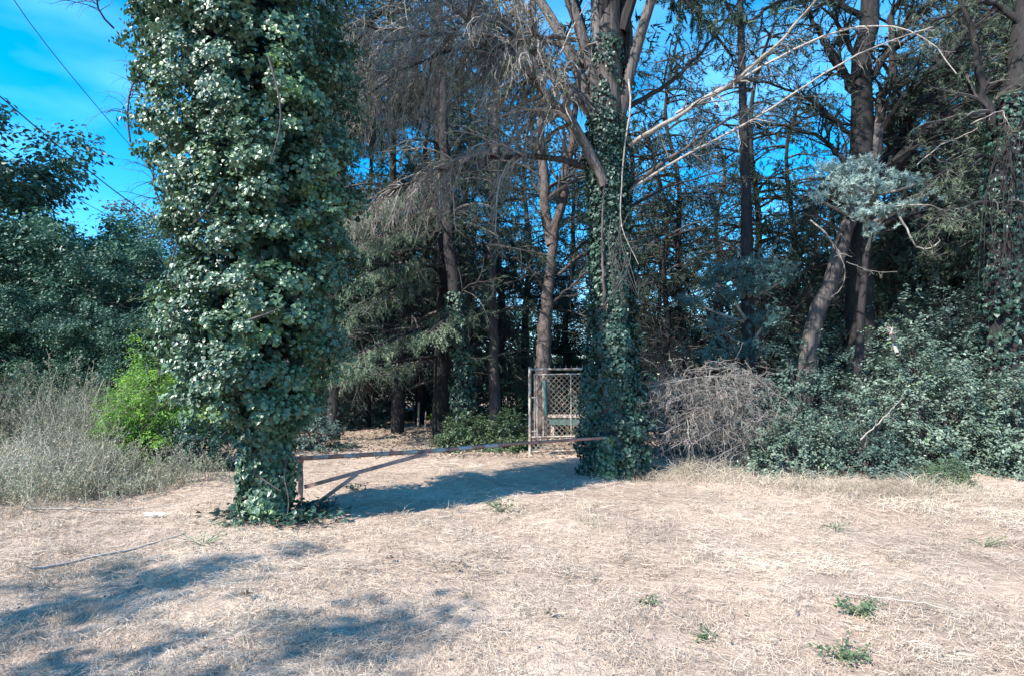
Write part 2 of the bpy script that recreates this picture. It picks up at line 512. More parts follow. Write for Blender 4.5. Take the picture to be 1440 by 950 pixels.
def straw_field():
    rng = np.random.RandomState(5)
    def sample(n, y0, y1):
        py = y0 + (y1 - y0) * rng.rand(n)
        px = -260 + 1960 * rng.rand(n)
        Y = CAMH * 800 / (py - 540)
        X = (px - 720) / 800 * Y
        return X, Y
    pl = Pool()
    for n, y0, y1, K in ((130000, 700, 1010, 3), (110000, 645, 800, 2), (30000, 590, 660, 2)):
        X, Y = sample(n, y0, y1)
        p0 = np.stack([X, Y, 0 * X], 1)
        # tufted density: matted clumps and thin spots
        den = 0.5 + 0.45 * noise3(p0, 21, 0.9) + 0.35 * noise3(p0, 22, 2.6)
        keep = (rng.rand(n) < np.clip(den, 0.12, 1.0))
        # thin under the trees beyond the barrier
        keep &= ~((Y > 13.2) & (rng.rand(n) < 0.8))
        X, Y, p0, den = X[keep], Y[keep], p0[keep], den[keep]
        n2 = len(X)
        main = 0.5 + 1.1 * noise3(p0, 23, 0.25)
        th = main + rng.randn(n2) * 0.9
        th += rng.choice([0, math.pi], n2)
        upr = rng.rand(n2) < 0.10
        el = np.where(upr, 0.6 + 0.9 * rng.rand(n2), rng.randn(n2) * 0.16)
        sc = (np.clip(Y, 3, 20) / 4.5) ** 0.65
        L = np.where(upr, 0.03 + 0.05 * rng.rand(n2), 0.035 + 0.11 * rng.rand(n2) ** 1.6) * sc
        d = np.stack([np.cos(th) * np.cos(el), np.sin(th) * np.cos(el), np.abs(np.sin(el))], 1)
        z = gz(X, Y) + 0.006 + np.where(upr, 0, rng.rand(n2) ** 2 * 0.045 * np.clip(den * 1.3, .2, 1.4))
        c = np.stack([X, Y, z], 1)
        t = np.linspace(0, 1, K)[None, :, None]
        P = c[:, None] + (d * L[:, None])[:, None] * t
        P[..., 2] += np.where(upr, 0, 0.012 * rng.randn(n2))[:, None] * np.sin(t[..., 0] * math.pi)
        if K > 2:
            bend = rng.randn(n2, 1, 2) * 0.012
            P[..., :2] += bend * np.sin(t * math.pi)
        w = (0.0022 + 0.0018 * rng.rand(n2)) * sc * 1.05
        S = unit(np.cross(d, np.array([0, 0, 1.0]) + 0.5 * rng.randn(n2, 3)))
        Wd = w[:, None] * np.linspace(1, 0.5, K)[None]
        V = np.stack([P - S[:, None] * Wd[..., None] * .5, P + S[:, None] * Wd[..., None] * .5], 2)
        i = np.arange(n2)[:, None] * K * 2; k = np.arange(K - 1)[None] * 2
        q = np.stack([i + k, i + k + 1, i + k + 3, i + k + 2], -1)
        r = np.clip(rng.rand(n2) * 0.9 + 0.05 + 0.1 * noise3(p0, 24, 1.5), 0, 1)
        pl.add(V, quads=q, rnd=np.repeat(r, K * 2))
    pl.build("straw", M['straw'], kind="stuff", label="matted dry cut straw covering the field", category="straw")
    # standing tufts of paler dry grass in the open field
    pl = Pool()
    nt_ = 420
    px = -200 + 1840 * rng.rand(nt_); py = 690 + 300 * rng.rand(nt_)
    Y = CAMH * 800 / (py - 540); X = (px - 720) / 800 * Y
    m = rng.rand(nt_) < np.clip(0.5 + 0.8 * noise3(np.stack([X, Y, 0 * X], 1), 31, 0.3), 0.1, 1)
    X, Y = X[m], Y[m]
    per = 26; idx = np.repeat(np.arange(len(X)), per); k = len(idx)
    c = np.stack([X[idx] + rng.randn(k) * 0.07, Y[idx] + rng.randn(k) * .07, 0 * X[idx]], 1)
    c[:, 2] = gz(c[:, 0], c[:, 1])
    d = unit(np.stack([rng.randn(k) * .6, rng.randn(k) * .6, 0.9 + 0 * X[idx]], 1))
    L = (0.05 + 0.11 * rng.rand(k)) * (Y[idx] / 6) ** .4
    t = np.linspace(0, 1, 3)[None, :, None]
    P = c[:, None] + (d * L[:, None])[:, None] * t
    P[:, 2, 2] -= L * .2
    ribbons(pl, P, (0.004 * (Y[idx] / 5) ** .6)[:, None] * np.array([1, .8, .3])[None], rng)
    pl.build("dry_grass_tufts", M['tallgrass'], kind="stuff", label="short tufts of bleached dry grass standing in the cut field", category="grass")


straw_field()


def fringe(name, label, path, width, n, hgt, mat, seed, lean=0.5, w=0.006):
    """band of standing dry grass along a ground path of (px,py)"""
    rng = np.random.RandomState(seed)
    P = resample([GP(*p) for p in path], 40)
    f = rng.rand(n) * 38.9; a = f.astype(int); u = (f - a)[:, None]
    c = P[a] * (1 - u) + P[a + 1] * u
    c[:, 0] += rng.randn(n) * width * .4; c[:, 1] += rng.randn(n) * width
    c[:, 2] = gz(c[:, 0], c[:, 1])
    den = noise3(c, seed + 1, 0.7)
    k = rng.rand(n) < np.clip(.6 + .6 * den, .1, 1)
    c = c[k]; n = len(c)
    d = unit(np.stack([rng.randn(n) * lean, rng.randn(n) * lean - .1, np.ones(n)], 1))
    L = hgt * (0.4 + 0.9 * rng.rand(n)) * np.clip(.9 + .4 * noise3(c, seed + 2, .5), .4, 1.4)
    t = np.linspace(0, 1, 4)[None, :, None]
    Q = c[:, None] + (d * L[:, None])[:, None] * t
    side = np.stack([rng.randn(n), rng.randn(n), -0.9 * np.ones(n)], 1)
    Q += side[:, None] * (L * .35)[:, None, None] * t ** 2.2
    pl = Pool()
    ribbons(pl, Q, w * np.array([1, .9, .7, .3])[None] * np.ones((n, 1)), rng)
    pl.build(name, mat, kind="stuff", label=label, category="grass")


fringe("dry_grass", "pale dry grass standing along the foot of the evergreen shrubs", [(880, 672), (960, 664), (1080, 680), (1200, 690), (1320, 690), (1480, 700)], 0.55, 7500, 0.3, M['tallgrass'], 41)
fringe("dry_grass", "thin straw coloured grass growing under the weeds and green bush", [(-60, 735), (60, 712), (160, 690), (240, 660), (300, 640)], 0.4, 6000, 0.24, M['tallgrass'], 44)
fringe("dry_grass", "sparse grass in the shade behind the barrier", [(420, 632), (520, 620), (640, 622), (740, 628)], 0.9, 2500, 0.1, M['weed_green'], 47)


def field_debris():
    rng = np.random.RandomState(57)
    n = 900
    py = 660 + 330 * rng.rand(n); px = -200 + 1840 * rng.rand(n)
    Y = CAMH * 800 / (py - 540); X = (px - 720) / 800 * Y
    C = np.stack([X, Y, gz(X, Y) + .03 + .015 * rng.rand(n)], 1)
    pl = Pool()
    leaves(pl, C, np.stack([rng.randn(n) * .6, rng.randn(n) * .6, np.ones(n)], 1), rng.randn(n, 3), .028, .6, rng=rng)
    st = C[:200, None] + np.cumsum(rng.randn(200, 4, 3) * [.03, .03, .004], 1) + [0, 0, .01]
    tubes(pl, st, np.full((200, 4), .003), 4)
    pl.build("field_debris", M['duff'], kind="stuff", label="dark leaf scraps and twig bits strewn over the straw", category="debris")


field_debris()


def leaf_litter():
    rng = np.random.RandomState(52)
    n = 26000
    Y = 12.6 + 16 * rng.rand(n) ** 1.3
    X = -9 + 20 * rng.rand(n)
    C = np.stack([X, Y, gz(X, Y) + 0.01 + .02 * rng.rand(n)], 1)
    pl = Pool()
    leaves(pl, C, np.stack([rng.randn(n) * .5, rng.randn(n) * .5, np.ones(n)], 1), rng.randn(n, 3), 0.09, 0.5, rng=rng)
    pl.build("leaf_litter", M['duff'], kind="stuff", label="brown leaf and needle litter on the shaded ground behind the barrier", category="leaf litter")


leaf_litter()


# ================================================================== IVY
def ivy_skin(pool, path, prof, n, size, seed, lump=0.25, holes=0.0, back=1.0):
    """leaves wrapped on a lumpy body round a path; prof(t)->radius"""
    rng = np.random.RandomState(seed)
    P = resample(path, 60)
    rad = np.array([prof(t) for t in np.linspace(0, 1, 60)])
    wgt = np.cumsum(rad + 0.05); wgt /= wgt[-1]
    f = np.interp(rng.rand(n), wgt, np.arange(60)) + rng.rand(n) * .8
    f = np.clip(f, 0, 58.999); a = f.astype(int); u = (f - a)
    c = P[a] * (1 - u)[:, None] + P[a + 1] * u[:, None]
    r0 = rad[a] * (1 - u) + rad[a + 1] * u
    th = rng.rand(n) * 2 * math.pi
    o = np.stack([np.cos(th), np.sin(th), 0 * th], 1)
    q = c + o * r0[:, None]
    l1 = noise3(q, seed, 0.55); l2 = noise3(q, seed + 1, 1.9)
    rr = r0 * (1 + lump * (0.45 * l1 + 0.75 * l2))
    depth = rng.rand(n) ** 1.8
    lumpn = l2 + .6 * l1
    keep = rng.rand(n) < np.clip(1.0 + holes * (lumpn - .1), 0.03, 1)
    keep &= (o[:, 1] < 0.25) | (rng.rand(n) < back)
    deep = rng.rand(n) < 0.22
    rr = rr * np.where(deep, 0.55 + .3 * rng.rand(n), 1 - 0.16 * depth) + rng.randn(n) * .02
    C = c + o * rr[:, None]
    C, o2, k2 = C[keep], o[keep], int(keep.sum())
    # normal tilted by the slope of the lumps so clumps catch light on top
    e = 0.06
    up = np.array([0, 0, e])
    gzr = (noise3(C + up, seed, .55) * .5 + noise3(C + up, seed + 1, 1.9) * .6 - noise3(C - up, seed, .55) * .5 - noise3(C - up, seed + 1, 1.9) * .6) / (2 * e)
    nrm = o2 * 1.0 + np.array([0, 0, 0.35]) - np.array([0, 0, 1.0]) * (gzr * lump * .9 * r0[keep])[:, None] + rng.randn(k2, 3) * 0.42
    tip = np.array([0, 0, -1.0]) + rng.randn(k2, 3) * 0.55 + o2 * .3
    leaves(pool, C, nrm, tip, size, 1.0, ivy=True, rng=rng)
    return C


def ivy_tree():
    base = GP(372, 728)
    Y0 = base[1]
    t = thing("ivy_covered_tree", "tall trunk smothered in glossy ivy beside the left end of the low barrier", "tree", base)
    path = [base - [0, 0, .1], W(372, 660, Y0), W(372, 560, Y0), W(365, 400, Y0), W(350, 200, Y0), W(335, 0, Y0), W(330, -250, Y0), W(330, -600, Y0)]
    rng = np.random.RandomState(61)
    pl = Pool()
    P = resample(path, 24)[None]; R = np.linspace(.2, .12, 24)[None]
    R[0, :3] = [.27, .23, .2]
    tubes(pl, P, R, 12, rough=.1)
    pl.build("trunk", M['bark_dark'], t, smooth=True)
    # main mass: radius in metres against image height (px half widths / 119.4 per m)
    hs_ = []
    for py, l, r in ((730, 338, 402), (700, 340, 402), (660, 336, 402), (620, 334, 405), (598, 322, 418), (575, 300, 450), (540, 266, 466), (480, 246, 482), (400, 246, 492), (300, 246, 506), (200, 214, 508), (100, 196, 500), (0, 188, 492), (-120, 200, 470), (-300, 220, 450), (-480, 260, 410), (-600, 310, 350)):
        hs_.append((W(0, py, Y0)[2], W((l + r) / 2, py, Y0)[0], (r - l) / 2 / 800 * Y0))
    hs_ = np.array(hs_)
    zz = np.linspace(hs_[0, 0], hs_[-1, 0], 40)
    cx = np.interp(zz, hs_[:, 0], hs_[:, 1]); rd = np.interp(zz, hs_[:, 0], hs_[:, 2])
    pth = np.stack([cx, np.full(40, Y0) + .0, zz], 1)
    prof = lambda u: float(np.interp(u, np.linspace(0, 1, 40), rd)) * .93
    pl = Pool()
    ivy_skin(pl, pth, lambda u: prof(u) * .84, 140000, 0.047, 62, lump=0.34, holes=2.0, back=.22)
    lowp = [base, W(372, 690, Y0), W(372, 640, Y0), W(371, 600, Y0)]
    ivy_skin(pl, lowp, lambda u: .27 + .03 * u, 5200, .056, 63, lump=.22, holes=.5)
    # bracket clumps of ivy standing out from the body
    nc = 420
    k = rng.rand(nc)
    zc = hs_[5, 0] + (W(0, -80, Y0)[2] - hs_[5, 0]) * k
    cxx = np.interp(zc, hs_[:, 0], hs_[:, 1]); rrr = np.interp(zc, hs_[:, 0], hs_[:, 2])
    th = rng.rand(nc) * 2 * math.pi
    oo = np.stack([np.cos(th), np.sin(th), 0 * th], 1)
    cc = np.stack([cxx, np.full(nc, Y0), zc], 1) + oo * (rrr * (0.76 + .26 * rng.rand(nc)))[:, None]
    per = 125; idx = np.repeat(np.arange(nc), per)
    off = unit(rng.randn(nc * per, 3)) * (rng.rand(nc * per) ** .3)[:, None] * np.array([.2, .2, .13]) * (0.5 + .9 * rng.rand(nc))[idx][:, None]
    off[:, 2] -= 0.7 * np.hypot(off[:, 0], off[:, 1])
    kk = (oo[idx][:, 1] < .3)
    idx = idx[kk]; off = off[kk]
    leaves(pl, cc[idx] + off, oo[idx] * .8 + np.array([0, 0, .6]) + off * 2.5 + rng.randn(len(idx), 3) * .4, np.array([0, 0, -.8]) + oo[idx] + rng.randn(len(idx), 3) * .5, 0.045, 1.0, ivy=True, rng=rng)
    pl.build("ivy", M['ivy'], t, kind="stuff")
    # inner core of leaves on the trunk, gap shade put into darker colour
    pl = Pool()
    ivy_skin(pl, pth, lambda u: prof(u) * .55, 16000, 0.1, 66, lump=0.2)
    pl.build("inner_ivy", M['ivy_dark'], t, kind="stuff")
    # bare climbing stems and hanging shoots
    stems = [[W(238, 470, Y0 - .3), W(232, 400, Y0 - .4), W(246, 350, Y0 - .4), W(262, 300, Y0 - .3)],
             [W(232, 300, Y0), W(216, 265, Y0), W(214, 230, Y0 + .1), W(240, 200, Y0 + .2)],
             [W(183, 200, Y0), W(176, 150, Y0), W(186, 110, Y0), W(215, 95, Y0 - .3), W(236, 60, Y0 - .5)],
             [W(160, 40, Y0 + .3), W(134, 20, Y0), W(132, -10, Y0), W(150, -60, Y0), W(200, -90, Y0)],
             [W(265, 320, Y0 - .6), W(290, 300, Y0 - 1.1), W(310, 260, Y0 - 1.2)],
             [W(378, 80, Y0 - 1.3), W(392, 130, Y0 - 1.3), W(398, 170, Y0 - 1.25), W(380, 230, Y0 - 1.2)],
             [W(350, 450, Y0 - 1.2), W(380, 440, Y0 - 1.25), W(400, 430, Y0 - 1.2)],
             [W(405, 640, Y0 - .2), W(398, 670, Y0 - .25), W(408, 700, Y0 - .25), W(404, 725, Y0 - .3)],
             [W(340, 655, Y0 - .25), W(362, 668, Y0 - .3), W(395, 690, Y0 - .3)]]
    P = np.stack([resample(s, 10) for s in stems]); R = np.linspace(.014, .006, 10)[None] * np.ones((len(stems), 1))
    for i in range(len(stems)):
        p1 = Pool(); tubes(p1, P[i:i + 1], R[i:i + 1], 5)
        p1.build("vine_stem", M['dead_dark'], t, smooth=True)
    Q, RR, _ = grow(P[:4], R[:4], 26, .55, 1.0, 6, droop=1.0, wob=.5, rmin=.0028)
    Q2, RR2, _ = grow(Q, RR, 6, .25, .9, 4, droop=.8, wob=.5, rmin=.002)
    pl = Pool(); tubes(pl, Q, RR, 3); tubes(pl, Q2, RR2, 3)
    pl.build("hanging_twigs", M['dead_dark'], t, kind="stuff")
    # skirt of ivy trailing on the ground at the foot
    pl = Pool()
    n = 700
    ang = rng.rand(n) * 6.28; rr_ = .2 + np.minimum(.2 * np.abs(rng.randn(n)), .5)
    C = np.stack([base[0] + rr_ * np.cos(ang) * 1.3 + .15, base[1] + rr_ * np.sin(ang), 0.02 + .1 * rng.rand(n)], 1)
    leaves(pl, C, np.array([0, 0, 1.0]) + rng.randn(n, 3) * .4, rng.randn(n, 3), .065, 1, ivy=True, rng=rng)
    pl.build("ground_ivy", M['ivy_dark'], t, kind="stuff")


ivy_tree()


# ================================================================== CENTRE TREE
def centre_tree():
    base = GP(860, 668); Y0 = base[1]
    t = thing("large_conifer", "big many stemmed conifer with ivy wrapped lower trunk and long bare limbs", "tree", base)
    rng = np.random.RandomState(71)
    pl = Pool()
    P = resample([base - [0, 0, .1], W(862, 560, Y0), W(858, 400, Y0), W(852, 260, Y0), W(850, 180, Y0), W(852, 110, Y0), W(856, 20, Y0), W(858, -120, Y0)], 26)[None]
    R = np.interp(np.linspace(0, 1, 26), [0, .1, .5, .68, .8, 1], [.42, .32, .28, .3, .22, .12])[None]
    tubes(pl, P, R, 16, rough=.09)
    pl.build("trunk", M['bark'], t, smooth=True)
    for a in ([(848, 235), (842, 150), (826, 60), (800, 0), (770, -90), (750, -260)], [(850, 230), (850, 140), (840, 50), (835, -40), (830, -260)], [(858, 240), (862, 140), (870, 60), (880, -20), (890, -260)],
              [(860, 240), (872, 150), (892, 80), (912, 10), (940, -80), (960, -250)], [(856, 240), (870, 170), (885, 110), (886, 40), (860, -60), (855, -200)], [(850, 250), (836, 165), (812, 90), (772, 20), (720, -60), (690, -160)]):
        pl = Pool(); off = rng.rand() * .4 - .2
        Q = resample([W(x, y, Y0 + off * (i > 0)) for i, (x, y) in enumerate(a)], 14)[None]
        tubes(pl, Q, np.linspace(.12, .06, 14)[None], 10, rough=.1)
        pl.build("stem", M['bark'], t, smooth=True)
    limbs = [  # px, py, depth ; radius ; material
        ([(850, 262, Y0 - .3), (833, 212, Y0 - .4), (783, 145, Y0 - .5), (726, 85, Y0 - .6), (682, 50, Y0 - .8), (631, 5, Y0 - 1.), (600, -40, Y0 - 1.1)], .1, 'bark'),
        ([(840, 165, Y0 - .1), (800, 128, Y0), (760, 92, Y0), (735, 60, Y0), (690, 20, Y0), (640, -40, Y0)], .13, 'bark'),
        ([(828, 236, Y0), (790, 222, Y0), (700, 219, Y0 + .1), (650, 230, Y0 + .2), (560, 262, Y0 + .3), (500, 300, Y0 + .3)], .06, 'bark'),
        ([(735, 95, Y0 - .5), (690, 65, Y0 - .2), (640, 60, Y0), (560, 40, Y0), (490, 38, Y0)], .06, 'bark_dark'),
        ([(700, 70, Y0 - .6), (640, 68, Y0 - .8), (560, 100, Y0 - 1.), (510, 140, Y0 - 1.1)], .04, 'bark_dark'),
        ([(835, 110, Y0 + .1), (790, 60, Y0 + .5), (740, 48, Y0 + .8), (660, 20, Y0 + 1.2), (560, -20, Y0 + 1.5)], .07, 'bark'),
        ([(830, 60, Y0), (790, 52, Y0 - .3), (740, 55, Y0 - .6), (640, 45, Y0 - 1.), (540, 60, Y0 - 1.4)], .05, 'bark'),
        ([(885, 205, Y0 - .1), (950, 165, Y0 - .5), (1040, 110, Y0 - 1.), (1095, 62, Y0 - 1.3), (1150, 0, Y0 - 1.5), (1180, -50, Y0 - 1.6)], .045, 'dead'),
        ([(950, 160, Y0 - .5), (1040, 112, Y0 - .9), (1110, 72, Y0 - 1.1), (1170, 45, Y0 - 1.2), (1240, 31, Y0 - 1.4), (1300, 47, Y0 - 1.5), (1325, 75, Y0 - 1.5), (1345, 104, Y0 - 1.5)], .025, 'pale_dead'),
        ([(885, 268, Y0), (960, 220, Y0 - .4), (1050, 175, Y0 - .8), (1125, 126, Y0 - 1.2), (1200, 76, Y0 - 1.5), (1312, 38, Y0 - 1.8)], .027, 'dead'),
        ([(884, 265, Y0 + .1), (930, 232, Y0), (1010, 175, Y0 + .3), (1080, 140, Y0 + .5)], .045, 'bark'),
        ([(884, 292, Y0 + .1), (940, 262, Y0 + .5), (1020, 240, Y0 + 1.)], .03, 'bark_dark'),
        ([(886, 150, Y0 + .1), (940, 120, Y0 + .4), (1000, 60, Y0 + .6), (1040, 0, Y0 + .8)], .05, 'bark_dark'),
        ([(884, 112, Y0 - .34), (888, 150, Y0 - .45), (878, 205, Y0 - .5), (874, 262, Y0 - .46), (871, 315, Y0 - .5), (884, 345, Y0 - .5), (898, 372, Y0 - .55)], .019, 'dead'),
        ([(850, 430, Y0 - .4), (846, 330, Y0 - .42), (850, 250, Y0 - .4)], .03, 'bark'),
        ([(836, 330, Y0), (800, 360, Y0 + .5), (775, 390, Y0 + 1.)], .03, 'bark_dark'),
    ]
    allP, allR = [], []
    for pts, r, mt in limbs:
        Q = resample(polyW(pts), 20)
        Q[1:-1] += rng.randn(18, 3) * r * .25
        rr = np.linspace(r, r * .3, 20)
        pl = Pool(); tubes(pl, Q[None], rr[None], 9, rough=.08)
        pl.build("limb", M[mt], t, smooth=True)
        allP.append(Q); allR.append(rr)
    allP = np.array(allP); allR = np.array(allR)
    # bare drooping twigs
    L = [0, 1, 2, 3, 4, 5, 6]
    A, AR, _ = grow(allP[L], allR[L], 13, 1.8, .9, 7, droop=1.3, wob=.45, rmin=.006, rng=rng, t0=.25)
    B, BR, _ = grow(A, AR, 8, .65, .8, 6, droop=1.6, wob=.6, rmin=.004, rng=rng)
    C, CR, _ = grow(B, BR, 7, .28, .8, 4, droop=.9, wob=.6, rmin=.0032, rng=rng)
    pl = Pool(); tubes(pl, A, AR, 4); tubes(pl, B, BR, 3); ribbons(pl, C, CR * 2.2, rng)
    pl.build("dead_twigs", M['dead_brush'], t, kind="stuff")
    sel = rng.rand(len(C)) < .22
    pl = Pool(); needles(pl, C[sel], 12, .07, .011, rng, droop=.3)
    pl.build("olive_needles", M['needle_olive'], t, kind="stuff")
    L = [7, 8, 9]
    A, AR, _ = grow(allP[L], allR[L], 4.5, .55, 1.0, 6, droop=.9, wob=.8, rmin=.004, rng=rng, t0=.3)
    B, BR, _ = grow(A, AR, 5, .22, .9, 4, droop=.5, wob=.8, rmin=.003, rng=rng)
    pl = Pool(); tubes(pl, A, AR, 4); tubes(pl, B, BR, 3)
    pl.build("pale_twigs", M['dead'], t, kind="stuff")
    L = [10, 11, 12, 15, 9, 7]
    A, AR, _ = grow(allP[L], allR[L], 5, 1.2, .8, 6, droop=.2, wob=.5, rmin=.005, rng=rng, t0=.2)
    B, BR, _ = grow(A, AR, 6, .5, .8, 5, droop=.3, wob=.5, rmin=.0035, rng=rng)
    pl = Pool(); tubes(pl, A, AR, 4); ribbons(pl, B, BR * 2.2, rng)
    pl.build("side_twigs", M['dead_dark'], t, kind="stuff")
    sel = rng.rand(len(B)) < .5
    pl = Pool()
    needles(pl, B[sel], 14, .06, .008, rng)
    # green upper foliage on far ends overhead
    ov = np.stack([resample(polyW(p), 10) for p in (
        [(900, 0, Y0), (960, -60, Y0), (1010, -20, Y0), (1040, 40, Y0)], [(760, -120, Y0), (680, -120, Y0 + .5), (600, -40, Y0 + .6), (560, 20, Y0 + .6)],
        [(900, -60, Y0), (960, -10, Y0 + 1), (1000, 40, Y0 + 1.2), (1030, 80, Y0 + 1.4)], [(740, -200, Y0), (640, -160, Y0), (540, -80, Y0), (470, 0, Y0)],
        [(900, -160, Y0), (880, -120, Y0 - 1), (930, -40, Y0 - 1.3), (980, 20, Y0 - 1.3)], [(700, -100, Y0), (620, -60, Y0 + 1), (540, 10, Y0 + 1.4), (500, 60, Y0 + 1.5)])])
    A, AR, _ = grow(ov, np.full((6, 10), .03), 9, .9, .8, 5, droop=.7, wob=.4, rng=rng)
    B, BR, _ = grow(A, AR, 9, .35, .7, 4, droop=.6, wob=.4, rng=rng)
    needles(pl, B, 40, .08, .014, rng, droop=.3)
    pl.build("needles", M['needle_dark'], t, kind="stuff")
    pl = Pool(); tubes(pl, ov, np.full((6, 10), .03), 5); tubes(pl, A, AR, 4)
    pl.build("upper_branches", M['bark_dark'], t, kind="stuff")
    # the crown carries on above the picture, added unseen to shade the wood behind
    top = np.stack([resample([base + [-.1 + dx * .3, 0, 8.2], base + [dx, dy, 11.5], base + [dx * 1.4, dy * 1.4, 15.5]], 12) for dx, dy in ((-1.2, .2), (.2, .8), (1.3, -.1), (.1, -1.0))])
    Tq, Tr, _ = grow(top, np.full((4, 12), .09), 16, 4.2, 1.25, 8, droop=.15, wob=.25, rng=rng, t0=.12, per_len=False, short=.55)
    Ta, Tar, _ = grow(Tq, Tr, 4, 1.4, .8, 5, droop=.4, wob=.4, rng=rng)
    Tb, Tbr, _ = grow(Ta, Tar, 4, .5, .8, 4, droop=.3, wob=.4, rng=rng)
    pl = Pool(); tubes(pl, top, np.linspace(.12, .05, 12)[None] * np.ones((4, 1)), 7); tubes(pl, Tq, Tr, 4)
    pl.build("high_branches", M['bark_dark'], t, kind="stuff")
    pl = Pool(); needles(pl, Tb, 6, .2, .05, rng)
    pl.build("crown", M['needle_dark'], t, kind="stuff")
    # ivy on the lower trunk
    pl = Pool()
    pth = [W(862, 668, Y0), W(862, 600, Y0), W(862, 480, Y0), W(860, 400, Y0), W(856, 300, Y0), W(852, 230, Y0), W(850, 190, Y0)]
    def prof(u):
        return float(np.interp(u, [0, .08, .2, .35, .5, .7, .85, 1], [.52, .46, .40, .42, .38, .35, .36, .34]))
    ivy_skin(pl, pth, prof, 27000, 0.056, 72, lump=0.24, holes=.35, back=.4)
    ivy_skin(pl, [W(860, 420, Y0), W(856, 300, Y0), W(852, 230, Y0), W(851, 170, Y0)], lambda u: .37 - .03 * u, 7000, .056, 78, lump=.12, holes=.3, back=.4)
    ivy_skin(pl, [W(852, 230, Y0), W(851, 150, Y0), W(850, 60, Y0)], lambda u: .36 - .04 * u, 3200, .056, 79, lump=.2, holes=1.2, back=.4)
    ivy_skin(pl, [W(846, 655, Y0), W(834, 620, Y0), W(832, 560, Y0), W(838, 515, Y0)], lambda u: .30 - .12 * u, 3600, .056, 75, lump=.25, holes=.4)
    ivy_skin(pl, [W(895, 655, Y0), W(890, 620, Y0), W(885, 540, Y0)], lambda u: .35 - .1 * u, 1400, .075, 76, lump=.3, holes=.6)
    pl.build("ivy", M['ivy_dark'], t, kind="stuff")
    # old bare ivy shoots hanging at the front
    st = np.stack([resample(polyW([(845 + 40 * rng.rand(), 290 + 60 * rng.rand(), Y0 - .45), (850 + 45 * rng.rand(), 360, Y0 - .6), (845 + 60 * rng.rand(), 400 + 40 * rng.rand(), Y0 - .65)]), 6) for _ in range(14)])
    A, AR, _ = grow(st, np.full((14, 6), .006), 5, .25, .7, 5, droop=1., wob=.6, rmin=.003, rng=rng)
    pl = Pool(); tubes(pl, st, np.full((14, 6), .005), 3); tubes(pl, A, AR, 3)
    pl.build("hanging_shoots", M['dead_dark'], t, kind="stuff")


centre_tree()


def ivy_stump():
    b = GP(852, 672); b[1] -= .15
    t = thing("ivy_clad_stump", "short upright post wrapped in sunlit ivy where the barrier ends", "stump", b)
    pl = Pool(); tubes(pl, resample([b - [0, 0, .05], b + [0, 0, .4], b + [0.02, 0, .66]], 8)[None], np.full((1, 8), .07), 9, rough=.1)
    pl.build("post", M['bark'], t, smooth=True)
    pl = Pool(); ivy_skin(pl, [b, b + [0, 0, .35], b + [0, 0, .72]], lambda u: .16 - .05 * u, 1100, .06, 81, lump=.3)
    pl.build("ivy", M['ivy'], t, kind="stuff")


ivy_stump()


# ================================================================== OTHER TREES
def limb_tree(name, label, trunkpts, r, mat, limbs, seed, twigmat='dead_dark', twig=(5, 1.1, 6, .45), foliage=None, droop=.3, ivy=None, group=None, nm=1.0, tw=1.0):
    rng = np.random.RandomState(seed)
    tp = [np.array(p) for p in trunkpts]
    base = tp[0].copy()
    t = thing(name, label, "tree", base, group)
    P = resample(tp, 24)
    P[2:-1] += rng.randn(21, 3) * r * .1
    R = np.linspace(r, r * .45, 24); R[0] *= 1.3; R[1] *= 1.1
    pl = Pool(); tubes(pl, P[None], R[None], 12, rough=.08); pl.build("trunk", M[mat], t, smooth=True)
    LP, LR = [], []
    for pts, rr in limbs:
        Q = resample(polyW(pts), 14); Q[1:-1] += rng.randn(12, 3) * rr * .35
        q = np.linspace(rr, rr * .35, 14)
        pl = Pool(); tubes(pl, Q[None], q[None], 8, rough=.08); pl.build("limb", M[mat], t, smooth=True)
        LP.append(Q); LR.append(q)
    LP = np.array(LP); LR = np.array(LR)
    A, AR, _ = grow(LP, LR, twig[0], twig[1], .8, 6, droop=droop, wob=.45, rmin=.006 * tw, rng=rng, t0=.15)
    B, BR, _ = grow(A, AR, twig[2], twig[3], .75, 4, droop=droop, wob=.5, rmin=.004 * tw, rng=rng)
    pl = Pool(); tubes(pl, A, AR, 4); ribbons(pl, B, BR * 2.2, rng)
    pl.build("twigs", M[twigmat], t, kind="stuff")
    if foliage:
        fm, frac, per, ln, wd = foliage
        sel = rng.rand(len(B)) < frac
        pl = Pool(); needles(pl, B[sel], per, ln, wd, rng, droop=.1)
        pl.build("needles", M[fm], t, kind="stuff")
    if ivy:
        z1, r1, n1, im = ivy
        k = max(2, int(24 * z1))
        pl = Pool(); ivy_skin(pl, P[:k], lambda u: r1 * (1 - .25 * u), n1, .09, seed + 3, lump=.2, holes=.3)
        pl.build("ivy", M[im], t, kind="stuff")
    return t, P, LP


